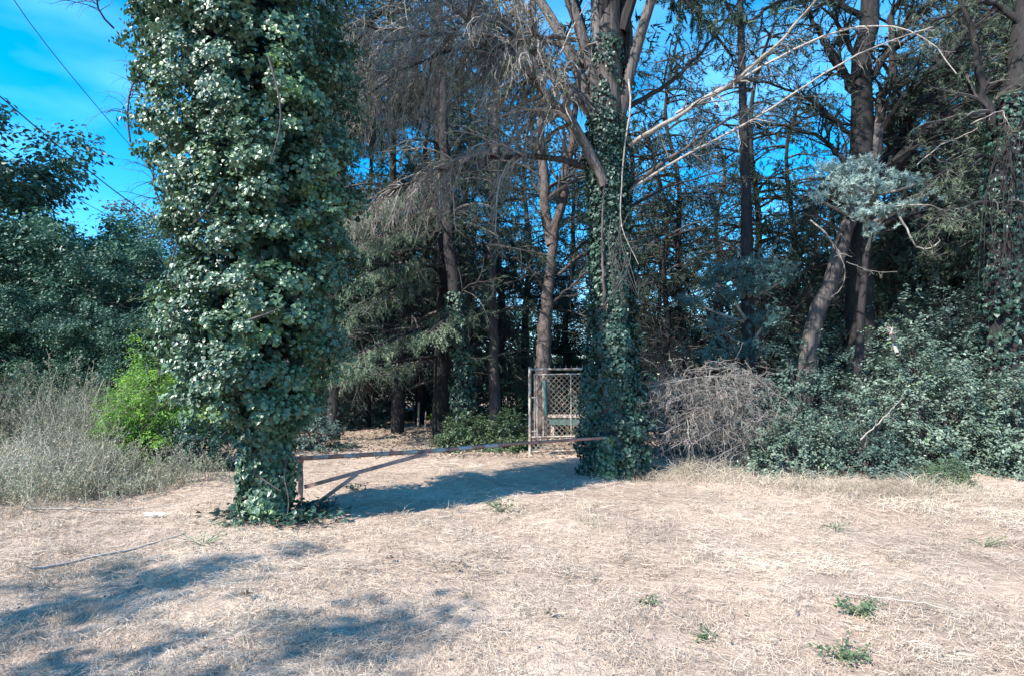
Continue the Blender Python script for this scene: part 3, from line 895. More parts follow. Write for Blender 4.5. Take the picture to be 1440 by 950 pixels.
# twin stemmed pine behind the gate
def twin_pine():
    Y = 17.0
    b = np.array([pix(762, Y), Y, 0.0])
    t, P, LP = limb_tree("forked_pine", "reddish grey pine that forks into two slim stems above the lattice gate", [b, W(764, 500, Y), W(772, 400, Y), W(778, 330, Y)], .29, 'bark_red', [
        ([(776, 345, Y), (770, 300, Y), (764, 240, Y), (762, 160, Y), (757, 90, Y), (750, -30, Y)], .17),
        ([(778, 345, Y), (788, 290, Y), (798, 230, Y + .2), (806, 200, Y + .2), (810, 140, Y + .4), (820, 40, Y + .5)], .15),
        ([(784, 388, Y), (812, 362, Y), (850, 345, Y), (900, 338, Y - .5)], .06),
        ([(778, 425, Y), (806, 400, Y - .3), (835, 372, Y - .6)], .05),
        ([(770, 415, Y), (748, 380, Y - .4), (720, 362, Y - .8)], .05),
        ([(768, 330, Y), (762, 305, Y), (758, 295, Y)], .07),
        ([(762, 250, Y), (735, 230, Y), (700, 225, Y + .5), (660, 240, Y + 1)], .04),
        ([(800, 240, Y), (830, 215, Y), (870, 205, Y)], .04),
        ([(762, 170, Y), (800, 120, Y), (850, 95, Y)], .05),
        ([(760, 150, Y), (720, 130, Y), (680, 150, Y)], .05)], 91, 'dead_dark', (5, 1.3, 6, .5), ('needle_dark', .25, 12, .12, .014), .1)


twin_pine()


def cedar_front():
    """dark conifer whose drooping sprays hang lit behind the ivy tree"""
    Y = 17.0
    b = np.array([pix(622, Y), Y, 0.0])
    t = thing("cedar_tree", "dark cedar with pale green drooping sprays beside the shaded track", "tree", b)
    rng = np.random.RandomState(101)
    P = resample([b, W(624, 500, Y), W(628, 400, Y), W(622, 250, Y), W(616, 100, Y), W(610, -60, Y), W(606, -200, Y)], 30)
    pl = Pool(); tubes(pl, P[None], np.linspace(.3, .14, 30)[None], 12, rough=.08); pl.build("trunk", M['bark_dark'], t, smooth=True)
    lims, mats = [], []
    low = [  # lit sprays: px path with depth coming toward the camera
        [(625, 455, Y), (590, 462, Y - 1), (550, 478, Y - 2), (500, 497, Y - 3), (470, 510, Y - 3.3)],
        [(625, 385, Y), (580, 362, Y - 1), (540, 372, Y - 2), (500, 392, Y - 2.8), (478, 410, Y - 3)],
        [(625, 400, Y), (590, 398, Y - .8), (560, 400, Y - 1.6), (520, 420, Y - 2.2), (490, 440, Y - 2.5)],
        [(625, 500, Y), (580, 505, Y - .7), (530, 515, Y - 1.5), (480, 520, Y - 2.2)],
        [(626, 372, Y), (590, 375, Y - 1), (560, 372, Y - 1.7), (528, 378, Y - 2.3)],
        [(622, 330, Y), (580, 320, Y - 1), (540, 330, Y - 2), (500, 345, Y - 3)],
        [(622, 270, Y), (570, 270, Y - 1), (530, 285, Y - 2), (495, 310, Y - 3)],
        [(628, 425, Y), (640, 430, Y - .8), (620, 455, Y - 1.8), (600, 470, Y - 2.4)],
    ]
    for p in low:
        Q = resample(polyW(p), 14)
        pl = Pool(); tubes(pl, Q[None], np.linspace(.06, .02, 14)[None], 6); pl.build("limb", M['bark_dark'], t, smooth=True)
        lims.append(Q)
    lims = np.array(lims); LR = np.linspace(.06, .02, 14)[None] * np.ones((len(lims), 1))
    A, AR, _ = grow(lims, LR, 14, .8, 1.0, 6, droop=1.1, wob=.3, flat=.8, rng=rng, t0=.25, short=.2)
    B, BR, _ = grow(A, AR, 14, .34, .8, 4, droop=1.3, wob=.35, rng=rng)
    pl = Pool(); tubes(pl, A, AR, 3); pl.build("twigs", M['dead_dark'], t, kind="stuff")
    pl = Pool(); needles(pl, B, 15, .06, .017, rng, droop=.4); needles(pl, A, 40, .06, .015, rng, droop=.4)
    pl.build("lit_sprays", M['cedar'], t, kind="stuff")  # sunlit look put into paler needles than the same tree's dark sprays
    # upper / back limbs, random all round
    n = 46
    k = rng.rand(n) * .85 + .12
    f = k * 29; a = np.minimum(f.astype(int), 28)
    th = rng.rand(n) * 6.28
    st = P[a]
    L = 2.2 + 2.4 * rng.rand(n) * (1.1 - k * .4)
    K = 9
    Q = np.empty((n, K, 3)); Q[:, 0] = st
    d = np.stack([np.cos(th), np.sin(th), .1 + 0 * th], 1)
    for j in range(1, K):
        d = unit(d + np.array([0, 0, -.07]) + rng.randn(n, 3) * .06)
        Q[:, j] = Q[:, j - 1] + d * (L / (K - 1))[:, None]
    R = np.linspace(.05, .015, K)[None] * np.ones((n, 1))
    A, AR, _ = grow(Q, R, 5, 1.0, .9, 5, droop=.6, wob=.3, flat=.8, rng=rng, short=.3)
    B, BR, _ = grow(A, AR, 7, .4, .8, 4, droop=.6, wob=.3, rng=rng)
    pl = Pool(); tubes(pl, Q, R, 5); tubes(pl, A, AR, 3); pl.build("back_branches", M['dead_dark'], t, kind="stuff")
    pl = Pool(); needles(pl, B[rng.rand(len(B)) < .75], 11, .09, .018, rng, droop=.3)
    pl.build("dark_sprays", M['needle_dark'], t, kind="stuff")


cedar_front()

b = np.array([pix(655, 16), 16, 0.0])
limb_tree("ivy_trunk_tree", "leaning ivy clad trunk just behind the low hedge", [b, W(650, 500, 16), W(642, 420, 16), W(632, 370, 16), W(625, 200, 16.5), W(618, 0, 17)], .22, 'bark_dark', [
    ([(640, 420, 16), (660, 400, 16), (700, 392, 15.6)], .04), ([(650, 520, 16), (662, 470, 15.7), (650, 440, 15.6)], .03), ([(630, 330, 16), (690, 310, 16.5), (750, 320, 17)], .05),
    ([(628, 250, 16), (680, 240, 16.5), (740, 250, 17)], .05), ([(632, 360, 16), (590, 345, 16), (560, 360, 16)], .05)], 111, ivy=(.35, .36, 2600, 'ivy_dark'), foliage=('needle_dark', .8, 14, .11, .018), droop=.5, twig=(7, 1.3, 7, .5))
b = np.array([pix(697, 20), 20, 0.0])
limb_tree("slim_conifer", "slim grey trunked conifer standing behind the right half of the hedge", [b, W(694, 500, 20), W(690, 380, 20), W(700, 150, 20), W(700, -50, 20)], .2, 'bark', [
    ([(692, 470, 20), (660, 450, 20), (630, 455, 20)], .05), ([(692, 440, 20), (730, 430, 19), (770, 440, 19)], .05), ([(690, 400, 20), (650, 370, 20), (610, 372, 20)], .05), ([(692, 360, 20), (740, 345, 20), (790, 355, 20)], .05),
    ([(694, 320, 20), (650, 300, 20), (600, 310, 20)], .05), ([(694, 290, 20), (740, 270, 20), (790, 285, 20)], .05), ([(696, 500, 20), (730, 490, 19.5), (765, 500, 19)], .05), ([(697, 240, 20), (650, 225, 20), (620, 240, 20)], .05), ([(697, 210, 20), (740, 190, 20), (780, 200, 20)], .05),
    ([(698, 160, 20), (660, 140, 20), (620, 150, 20)], .05)], 115, foliage=('needle_dark', .95, 15, .13, .022), droop=.5, twig=(9, 1.3, 6, .55))


def right_trees():
    Y = 14.0
    b = np.array([pix(1212, Y), Y, 0.0])
    limb_tree("spreading_dark_conifer", "dark conifer fanning many black limbs high above the evergreen shrubs", [b, W(1210, 480, Y), W(1206, 330, Y), W(1208, 230, Y), W(1214, 150, Y), W(1218, 60, Y), W(1228, -60, Y), W(1235, -200, Y)], .36, 'bark_dark', [
        ([(1210, 250, Y), (1238, 170, Y), (1250, 110, Y), (1255, 40, Y), (1270, -40, Y)], .15),
        ([(1212, 245, Y), (1250, 170, Y - .2), (1290, 120, Y - .4), (1340, 70, Y - .5), (1400, 10, Y - .6)], .12),
        ([(1210, 275, Y), (1270, 210, Y), (1330, 165, Y - .4), (1390, 125, Y - 1), (1450, 88, Y - 1.6), (1510, 50, Y - 2)], .17),
        ([(1212, 260, Y), (1265, 200, Y + .4), (1300, 130, Y + .6), (1350, 100, Y + 1)], .1),
        ([(1208, 260, Y), (1180, 215, Y + .2), (1150, 190, Y + .5), (1110, 178, Y + .7), (1060, 175, Y + 1)], .07),
        ([(1208, 300, Y), (1170, 280, Y), (1120, 300, Y - .2)], .06),
        ([(1214, 150, Y), (1180, 90, Y), (1150, 50, Y + .3), (1120, -20, Y + .5)], .1),
        ([(1216, 100, Y), (1180, 40, Y), (1165, -20, Y)], .08),
        ([(1216, 120, Y), (1270, 40, Y), (1310, 5, Y), (1350, -60, Y)], .1),
        ([(1210, 200, Y), (1150, 150, Y), (1100, 120, Y + .5), (1050, 110, Y + .8)], .06),
        ([(1218, 30, Y), (1150, -10, Y), (1090, 0, Y), (1040, 40, Y)], .08),
        ([(1222, -10, Y), (1300, -30, Y), (1380, 10, Y - .5), (1440, 30, Y - 1)], .08),
        ([(1208, 340, Y), (1260, 300, Y - .2), (1320, 310, Y - .4), (1390, 250, Y - .6), (1440, 235, Y - .8)], .09)], 121, 'bark_dark', (8, 1.6, 9, .5), ('needle_dark', .6, 16, .11, .016), .05)
    # tree at the right edge
    Y = 11.5
    b = np.array([pix(1415, Y), Y, 0.0])
    t, P, _ = limb_tree("thick_curtained_trunk", "thick dark trunk curtained with ivy and hanging dead vines at the right edge", [b, W(1412, 450, Y), W(1412, 300, Y), W(1418, 180, Y), W(1440, 60, Y), W(1450, -80, Y), W(1460, -220, Y)], .36, 'bark_dark', [
        ([(1415, 200, Y), (1380, 130, Y), (1370, 60, Y), (1340, -20, Y)], .1),
        ([(1420, 160, Y), (1460, 100, Y), (1500, 20, Y)], .1),
        ([(1412, 290, Y), (1370, 285, Y - .5), (1340, 300, Y - .8), (1318, 320, Y - 1)], .06),
        ([(1415, 230, Y), (1380, 215, Y - .3), (1330, 240, Y - .7), (1300, 260, Y - .9)], .05),
        ([(1440, 40, Y), (1400, 0, Y), (1350, 10, Y), (1300, 40, Y)], .07)], 131, 'dead_dark', (6, 1.2, 6, .45), ('needle_olive', .9, 20, .1, .016), .4, ivy=(.6, .46, 4200, 'ivy_dark'))
    rng = np.random.RandomState(133)
    st = np.stack([resample(polyW([(1385 + 75 * rng.rand(), 150 + 80 * rng.rand(), Y - .5), (1375 + 90 * rng.rand(), 260, Y - .65), (1370 + 95 * rng.rand(), 380 + 60 * rng.rand(), Y - .6)]), 7) for _ in range(14)])
    A, AR, _ = grow(st, np.full((14, 7), .008), 5, .4, .9, 5, droop=1.2, wob=.5, rmin=.004, rng=rng)
    pl = Pool(); tubes(pl, st, np.full((14, 7), .008), 3); tubes(pl, A, AR, 3)
    pl.build("hanging_vines", M['bark_dark'], t, kind="stuff")
    # leaning trunk
    Y = 13.5
    b = np.array([pix(1118, Y), Y, 0.0])
    limb_tree("leaning_pine", "bare leaning trunk tilted to the right between the shrubs and blue green sprays", [b, W(1140, 470, Y), W(1165, 400, Y), W(1195, 315, Y), W(1225, 230, Y + .3), W(1240, 150, Y + .5)], .24, 'bark', [
        ([(1190, 330, Y), (1160, 310, Y - .5), (1130, 300, Y - 1)], .04), ([(1196, 312, Y), (1185, 275, Y - .6), (1190, 250, Y - 1), (1230, 240, Y - 1.2)], .05), ([(1200, 300, Y), (1240, 290, Y - .8), (1270, 300, Y - 1)], .05)], 137)
    b = np.array([pix(1215, 16), 16, 0.0])
    # blue-green pine sprays hung in front of the dark tree
    for k, (lab, c, sz, Yc) in enumerate((("pale blue green pine bough high in front of the dark conifer", (1215, 262), 62, 12.3), ("blue green pine bough over the grey brush on the slim trunk", (1055, 392), 60, 13.0))):
        pass


right_trees()


def puff_pine(label, trunk, Yt, r, clusters, mat, seed):
    """pine whose needles sit in dense rounded cushions"""
    rng = np.random.RandomState(seed)
    P = resample(polyW(trunk), 20)
    P0 = P[0].copy(); P0[2] = 0
    t = thing("blue_needled_pine", label, "tree", P0)
    PP = np.concatenate([[P0], P])
    pl = Pool(); tubes(pl, PP[None], np.concatenate([[r * 1.2], np.linspace(r, r * .4, 20)])[None], 10, rough=.08); pl.build("trunk", M['bark_dark'], t, smooth=True)
    tw, nd = Pool(), Pool()
    for (x, y, Y, rx, rz) in clusters:
        c = W(x, y, Y)
        i = np.argmin(np.linalg.norm(P - (c + [0, .3, -.3]), axis=1))
        Q = resample([P[i], (P[i] + c) / 2 + [0, 0, -.05], c], 10)
        pl = Pool(); tubes(pl, Q[None], np.linspace(.05, .02, 10)[None], 6); pl.build("limb", M['dead'], t, smooth=True)
        n = int(70 * rx * rx / .16)
        ctr = c + rng.randn(n, 3) * np.array([rx, rx * .8, rz]) * .52
        S = np.empty((n, 4, 3))
        d = unit(rng.randn(n, 3) + np.array([0, -.2, .9]))
        for k in range(4):
            S[:, k] = ctr + d * .05 * k
        needles(nd, S, 34, .085, .015, rng, fwd=.5)
        m = ctr[::3]
        seg = np.stack([np.repeat(c[None], len(m), 0) + rng.randn(len(m), 3) * .04, (c + m) / 2 + [0, 0, -.03], m], 1)
        tubes(tw, seg, np.full((len(m), 3), .007), 3)
    tw.build("twigs", M['dead_dark'], t, kind="stuff")
    nd.build("needles", M[mat], t, kind="stuff")


puff_pine("pine with pale blue green needle cushions in front of the dark spreading conifer", [(1205, 560, 12.6), (1212, 420, 12.6), (1222, 320, 12.5), (1235, 240, 12.5), (1240, 180, 12.6)], 12.5, .1,
          [(1180, 245, 12, .34, .16), (1215, 232, 12, .3, .14), (1232, 262, 11.9, .3, .14), (1262, 254, 12, .3, .1), (1195, 262, 11.8, .3, .12), (1215, 302, 11.9, .24, .1), (1248, 298, 11.9, .26, .1), (1172, 262, 12, .22, .1), (1198, 285, 12, .24, .1), (1290, 258, 12.1, .2, .08), (1150, 280, 12.1, .2, .1), (1305, 275, 12.2, .18, .09), (1225, 325, 12.1, .2, .1), (1162, 238, 12.2, .18, .08), (1275, 290, 12, .2, .09)], 'needle_blue', 141)
puff_pine("slim pine with teal needle cushions beside the leaning trunk", [(1052, 560, 13.6), (1052, 420, 13.6), (1050, 300, 13.8), (1046, 180, 14), (1042, 60, 14), (1040, -60, 14)], 13.6, .17,
          [(1020, 382, 13, .4, .18), (1050, 374, 13, .42, .16), (1085, 384, 13, .42, .2), (1105, 392, 13, .25, .14), (1000, 398, 13.1, .3, .14), (1060, 402, 13, .4, .15), (975, 425, 13.2, .3, .15), (1030, 418, 13.1, .3, .14), (1010, 460, 13.2, .34, .2), (1075, 452, 13.2, .4, .24), (1050, 490, 13.2, .4, .24), (1000, 500, 13.3, .34, .22)], 'needle_teal', 147)


# ------------------------------------------------------------------ background conifers (prototypes + copies)
def conifer_proto(label, h, r, seed, mat, bare=.25, spread=3.2, name="background_conifer", dens=1.0, barkm='bark_dark', bare_twigs=.3):
    rng = np.random.RandomState(seed)
    t = thing(name, label, "tree", (0, 0, 0), "conifers crowding the wood behind")
    wk = rng.randn(6, 2) * np.array([.1, .25, .4, .5, .6, .6])[:, None]
    P = resample([[0, 0, -.1]] + [[wk[i, 0], wk[i, 1], h * (i + 1) / 6.0] for i in range(6)], 20)
    pl = Pool(); tubes(pl, P[None], np.linspace(r, .04, 20)[None], 10, rough=.08); pl.build("trunk", M[barkm], t, smooth=True)
    n = int(85 * dens)
    k = .08 + .9 * rng.rand(n)
    f = k * 19; a = np.minimum(f.astype(int), 18)
    th = rng.rand(n) * 6.28
    L = spread * (1.08 - k) ** .55 * (.6 + .6 * rng.rand(n))
    K = 8
    Q = np.empty((n, K, 3)); Q[:, 0] = P[a] * (1 - (f - a))[:, None] + P[a + 1] * (f - a)[:, None]
    d = unit(np.stack([np.cos(th), np.sin(th), .35 + .3 * rng.rand(n)], 1))
    for j in range(1, K):
        d = unit(d + np.array([0, 0, -.12]) + rng.randn(n, 3) * .09)
        Q[:, j] = Q[:, j - 1] + d * (L / (K - 1))[:, None]
    R = np.linspace(.05, .015, K)[None] * np.ones((n, 1))
    A, AR, _ = grow(Q, R, 5.5, 1.1, .85, 5, droop=.45, wob=.4, rng=rng, short=.3, rmin=.008)
    B, BR, ib = grow(A, AR, 7, .45, .8, 4, droop=.3, wob=.4, rng=rng, rmin=.006)
    pl = Pool(); tubes(pl, Q, R, 4); tubes(pl, A, AR, 3); ribbons(pl, B[::3], BR[::3] * 2, rng)
    pl.build("branches", M['dead_dark'], t, kind="stuff")
    z = B[:, 0, 2] / h
    sel = (z > bare * (0.6 + .8 * rng.rand(len(B)))) & (rng.rand(len(B)) > bare_twigs)
    pl = Pool(); needles(pl, B[sel], 15, .15, .03, rng, droop=.1)
    pl.build("crown", M[mat], t, kind="stuff")
    return t


def broadleaf_proto(name, label, cat, h, spread, seed, mat, leaf, n, z0=.25, group=None, barkm='bark_dark', nb=34, aspect=.6, csz=.55, stems=1, r=.25):
    rng = np.random.RandomState(seed)
    t = thing(name, label, cat, (0, 0, 0), group)
    pl = Pool()
    P = []
    for s in range(stems):
        th = rng.rand() * 6.28; ln = .12 * h * (stems > 1)
        P.append(resample([[0, 0, -.1], [math.cos(th) * ln * .4, math.sin(th) * ln * .4, h * .3], [math.cos(th) * ln, math.sin(th) * ln, h * .6], [math.cos(th) * ln * 1.5, math.sin(th) * ln * 1.5, h * .9]], 14))
    P = np.array(P)
    R = np.linspace(r, r * .2, 14)[None] * np.ones((len(P), 1))
    tubes(pl, P, R, 8, rough=.08)
    pl.build("trunk" if stems == 1 else "stems", M[barkm], t, smooth=True)
    A, AR, _ = grow(P, R, nb / len(P), spread * .9, 1.0, 7, droop=-.2, wob=.5, rng=rng, t0=z0, short=.35, per_len=False, rs=.4, rmin=.01)
    B, BR, _ = grow(A, AR, 5, spread * .35, .8, 5, droop=.1, wob=.5, rng=rng, per_len=False, t0=.3, rmin=.006)
    pl = Pool(); tubes(pl, A, AR, 5); tubes(pl, B, BR, 3)
    pl.build("branches", M[barkm], t, kind="stuff")
    ends = np.concatenate([A[:, 4], A[:, 6], B[:, 2], B[:, 4]])
    m = len(ends)
    idx = rng.randint(0, m, n)
    crad = csz * (0.5 + .8 * rng.rand(m))
    u = unit(rng.randn(n, 3)) * (rng.rand(n) ** .45)[:, None] * crad[idx][:, None] * np.array([1, 1, .62])
    C = ends[idx] + u
    C[:, 2] = np.maximum(C[:, 2], 0.05)
    rb = np.clip(rng.rand(n) * .7 + rng.rand(m)[idx] * .3, 0, 1)
    pl = Pool(); leaves(pl, C, u / csz + np.array([0, 0, .9]) + rng.randn(n, 3) * .45, u * 2 + rng.randn(n, 3) * .5 + np.array([0, 0, -.3]), leaf, aspect, rng=rng, rnd=rb)
    pl.build("crown" if cat == "tree" else "foliage", M[mat], t, kind="stuff")
    return t


def place(t, px, Y, rz=0, sc=1.0):
    t.location = (pix(px, Y), Y, 0); t.rotation_euler = (0, 0, rz); t.scale = (sc, sc, sc)


cA = conifer_proto("dark conifer filling the gap between the ivy tree and the cedar trunk", 16, .24, 201, 'needle_dark', .3)
cB = conifer_proto("grey green conifer with bare lower branches right of the ivy clad conifer", 15, .18, 202, 'needle_olive', .35, bare_twigs=.35, dens=.9)
cC = conifer_proto("conifer of mixed dark needles and grey twigs behind the big conifer", 14, .17, 203, 'needle_dark', .3, bare_twigs=.62, dens=.85, name="dead_twigged_conifer")
place(cA, 560, 19, .3, .95); place(cB, 935, 22, 0, .62); place(cC, 880, 19, 1.0, 1.0)
for k, (src, px, Y, rz, sc, lab) in enumerate((
        (cA, 470, 16.5, 2.1, .85, "conifer right behind the ivy smothered trunk"),
        (cA, 655, 27, 1.2, 1.1, "dark conifer behind the leaning ivy clad trunk"),
        (cA, 740, 31, 4.2, 1.1, "distant dark conifer seen just left of the forked pine"),
        (cB, 590, 23, 3.0, 1.1, "grey green conifer behind the cedar trunk"),
        (cA, 470, 20, .5, .95, "dark conifer over the shaded track"),
        (cC, 970, 18, 2.2, .9, "dead twigged conifer behind the grey brush heap"),
        (cC, 1010, 27, 5.1, 1.0, "far twiggy conifer seen between the big conifer and the slim pine"),
        (cC, 1090, 19, 3.3, 1.0, "tall twiggy conifer behind the leaning trunk"),
        (cA, 1150, 24, .9, .6, "dark conifer low behind the leaning trunk"),
        (cB, 1290, 18, 1.6, .8, "olive conifer right of the spreading dark conifer"),
        (cB, 1390, 17, 2.6, .95, "olive conifer behind the thick curtained trunk"),
        (cA, 1330, 26, 3.6, 1.0, "far dark conifer at the right behind the olive ones"),
        (cA, 1240, 21, 4.4, .75, "bushy conifer directly behind the spreading dark conifer"),
        (cA, 1450, 22, 5.5, 1.0, "dark conifer at the right edge of the wood"),
        (cA, 450, 24, 5.0, 1.05, "dark conifer hidden mostly by the ivy smothered trunk"),
        (cA, 430, 19, 3.4, 1.0, "conifer wholly in the gloom behind the ivy smothered trunk"),
        (cB, 520, 26, 1.4, 1.1, "tall olive conifer left of the cedar trunk"),
        (cA, 600, 31, 2.2, 1.15, "farthest dark conifer behind the cedar"),
        (cB, 670, 33, .6, 1.1, "farthest olive conifer seen over the hedge"),
        (cA, 800, 27, 3.2, .85, "dark conifer between the forked pine and the big conifer"),
        (cB, 845, 30, 2.8, 1.0, "olive conifer directly behind the big conifer"),
        (cA, 900, 33, 5.2, .6, "far dark conifer just right of the big conifer"),
        (cB, 965, 29, .2, .58, "olive conifer above the grey brush heap"),
        (cA, 1015, 24, 4.1, .4, "dark conifer just left of the teal cushioned pine"),
        (cB, 1080, 30, 1.9, .6, "far olive conifer right of the teal cushioned pine"),
        (cB, 1185, 18.5, 4.6, .6, "olive conifer beside the spreading dark conifer's trunk"),
        (cA, 1270, 16.8, 5.0, .5, "dark conifer right beside the spreading dark conifer"),
        (cB, 1340, 16, .4, .8, "olive conifer low under the thick limb"),
        (cA, 1420, 15, 1.9, .8, "dark conifer pressed behind the thick curtained trunk"),
        (cB, 1490, 14.5, 3.9, .9, "olive conifer cut by the right edge"),
        (cC, 930, 17, .8, .7, "twiggy conifer in front of the sky right of the big conifer"),
        (cC, 1140, 18, 2.9, .8, "twiggy conifer left of the spreading dark conifer"),
        (cA, 700, 24, 5.8, .9, "dark conifer above the low hedge"),
)):
    o = copy_thing(src, lab, (pix(px, Y), Y, 0), rz, sc)

# ------------------------------------------------------------------ far broadleaf trees at the left
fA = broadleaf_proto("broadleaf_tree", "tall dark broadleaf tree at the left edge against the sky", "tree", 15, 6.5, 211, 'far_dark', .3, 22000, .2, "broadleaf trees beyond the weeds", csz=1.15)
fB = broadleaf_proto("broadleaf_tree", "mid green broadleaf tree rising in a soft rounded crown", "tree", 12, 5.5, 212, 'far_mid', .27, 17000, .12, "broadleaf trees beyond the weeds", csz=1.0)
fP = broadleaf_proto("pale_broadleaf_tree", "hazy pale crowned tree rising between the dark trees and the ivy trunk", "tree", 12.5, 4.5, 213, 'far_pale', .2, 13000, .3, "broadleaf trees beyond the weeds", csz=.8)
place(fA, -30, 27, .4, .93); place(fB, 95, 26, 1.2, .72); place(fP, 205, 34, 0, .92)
for src, px, Y, rz, sc, lab in (
        (fB, 20, 22, 2.2, .58, "lower mid green tree in front of the tallest dark tree"),
        (fA, 130, 30, 3.1, .6, "dark broadleaf tree left of the pale crowned tree"),
        (fA, 180, 24, 5.2, .45, "low dark tree directly behind the bright green bush"),
        (fB, 250, 27, 4.0, .62, "green tree just showing beside the ivy trunk's left side"),
        (fA, 60, 20, 1.0, .42, "low dark tree behind the tall weeds"),
        (fA, 120, 19, 4.6, .36, "lowest dark tree right behind the weed seed heads"),
        (fA, -90, 20, 2.8, .5, "dark tree cut by the left edge above the weeds"),
        (fA, 380, 33, 2.0, .55, "dark broadleaf tree hidden behind the ivy smothered trunk"),
        (fA, 470, 30, 0.2, .5, "dark broadleaf tree in the gloom left of the cedar"),
        (fA, 610, 36, 3.9, .55, "dark broadleaf tree closing the view behind the cedar"),
        (fA, 560, 25, 1.1, .34, "low dark tree closing the far end of the track"),
        (fA, 520, 21, 2.1, .28, "low black green tree left of the wooden stake"),
        (fB, 730, 40, 1.9, .55, "green broadleaf tree far behind the hedge"),
        (fA, 1120, 33, 4.9, .5, "dark broadleaf tree behind the grey brush heap"),
        (fA, 1220, 30, .7, .55, "dark broadleaf tree behind the leaning pine"),
        (fA, 1350, 28, 2.4, .6, "dark broadleaf tree behind the right hand shrubs"),
        (fA, 1480, 24, 3.4, .6, "dark broadleaf tree at the right edge of the picture"),
        (fA, 450, 24, 2.7, .33, "black green tree filling the gloom left of the track"),
        (fA, 650, 28, 4.2, .32, "low dark tree behind the green bush between trunks"),
        (fA, 690, 31, 5.2, .36, "low dark tree behind the slim conifer"),
        (fA, 800, 27, .4, .26, "low dark tree behind the lattice gate"),
        (fA, 880, 30, 1.4, .3, "low dark tree behind the ivy clad column"),
        (fA, 1000, 24, 2.0, .27, "low dark tree behind the brush heap's right end"),
        (fA, 1080, 22, 3.0, .34, "low dark tree behind the teal cushioned pine"),
        (fA, 1170, 21, 3.7, .38, "dark tree mass behind the leaning pine's foot"),
        (fA, 1280, 20, 4.4, .42, "dark tree mass between the two dark trunks"),
        (fA, 1400, 19, 5.6, .44, "dark tree mass behind the curtained trunk"),
        (fB, 320, 24, .6, .5, "green tree mostly covered by the ivy column's left half"),
        (fA, -60, 15.5, .9, .26, "dark thicket at the left edge close behind the weeds"),
        (fA, 30, 16, 1.9, .25, "dark thicket directly behind the tall weeds"),
        (fA, 110, 15.5, 2.9, .22, "dark thicket between the weeds and the bright bush"),
        (fA, 190, 15, 3.9, .22, "dark thicket just behind the bright yellow green bush"),
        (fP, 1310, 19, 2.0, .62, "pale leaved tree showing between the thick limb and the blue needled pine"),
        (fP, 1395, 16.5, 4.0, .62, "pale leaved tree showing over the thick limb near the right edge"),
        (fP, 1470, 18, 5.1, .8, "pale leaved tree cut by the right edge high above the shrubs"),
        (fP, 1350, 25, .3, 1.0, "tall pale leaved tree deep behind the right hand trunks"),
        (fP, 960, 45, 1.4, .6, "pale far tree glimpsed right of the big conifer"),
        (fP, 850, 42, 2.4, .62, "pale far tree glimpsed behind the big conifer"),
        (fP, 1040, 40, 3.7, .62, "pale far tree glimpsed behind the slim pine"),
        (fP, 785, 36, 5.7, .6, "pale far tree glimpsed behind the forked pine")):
    copy_thing(src, lab, (pix(px, Y), Y, 0), rz, sc)

# tree outside the picture that dapples the foreground
sh = broadleaf_proto("broadleaf_tree", "broadleaf tree outside the picture whose boughs shade the near left straw", "tree", 7.0, 3.4, 221, 'far_mid', .12, 9000, .3, None, csz=.3, nb=26)
sh.location = (-8.7, -1.7, 0)
sh.rotation_euler = (0, 0, .6)

# distant line of woods
rngw = np.random.RandomState(230)
pl = Pool()
for k in range(150):
    a = math.radians(-80 + 160 * k / 149)
    D = 75 + 25 * rngw.rand()
    c = np.array([math.sin(a) * D, math.cos(a) * D, 0])
    hh = 5 + 3 * rngw.rand()
    n = 130
    u = unit(rngw.randn(n, 3)) * (rngw.rand(n) ** .4)[:, None] * np.array([4, 4, hh * .5]) + [0, 0, hh * .5]
    C = c + u; C[:, 2] = np.maximum(C[:, 2], .1)
    leaves(pl, C, u + rngw.randn(n, 3) + [0, 0, 1], rngw.randn(n, 3), 1.5, .8, rng=rngw)
pl.build("distant_woods", M['far_dark'], kind="stuff", label="low line of distant woods closing the horizon", category="woods")


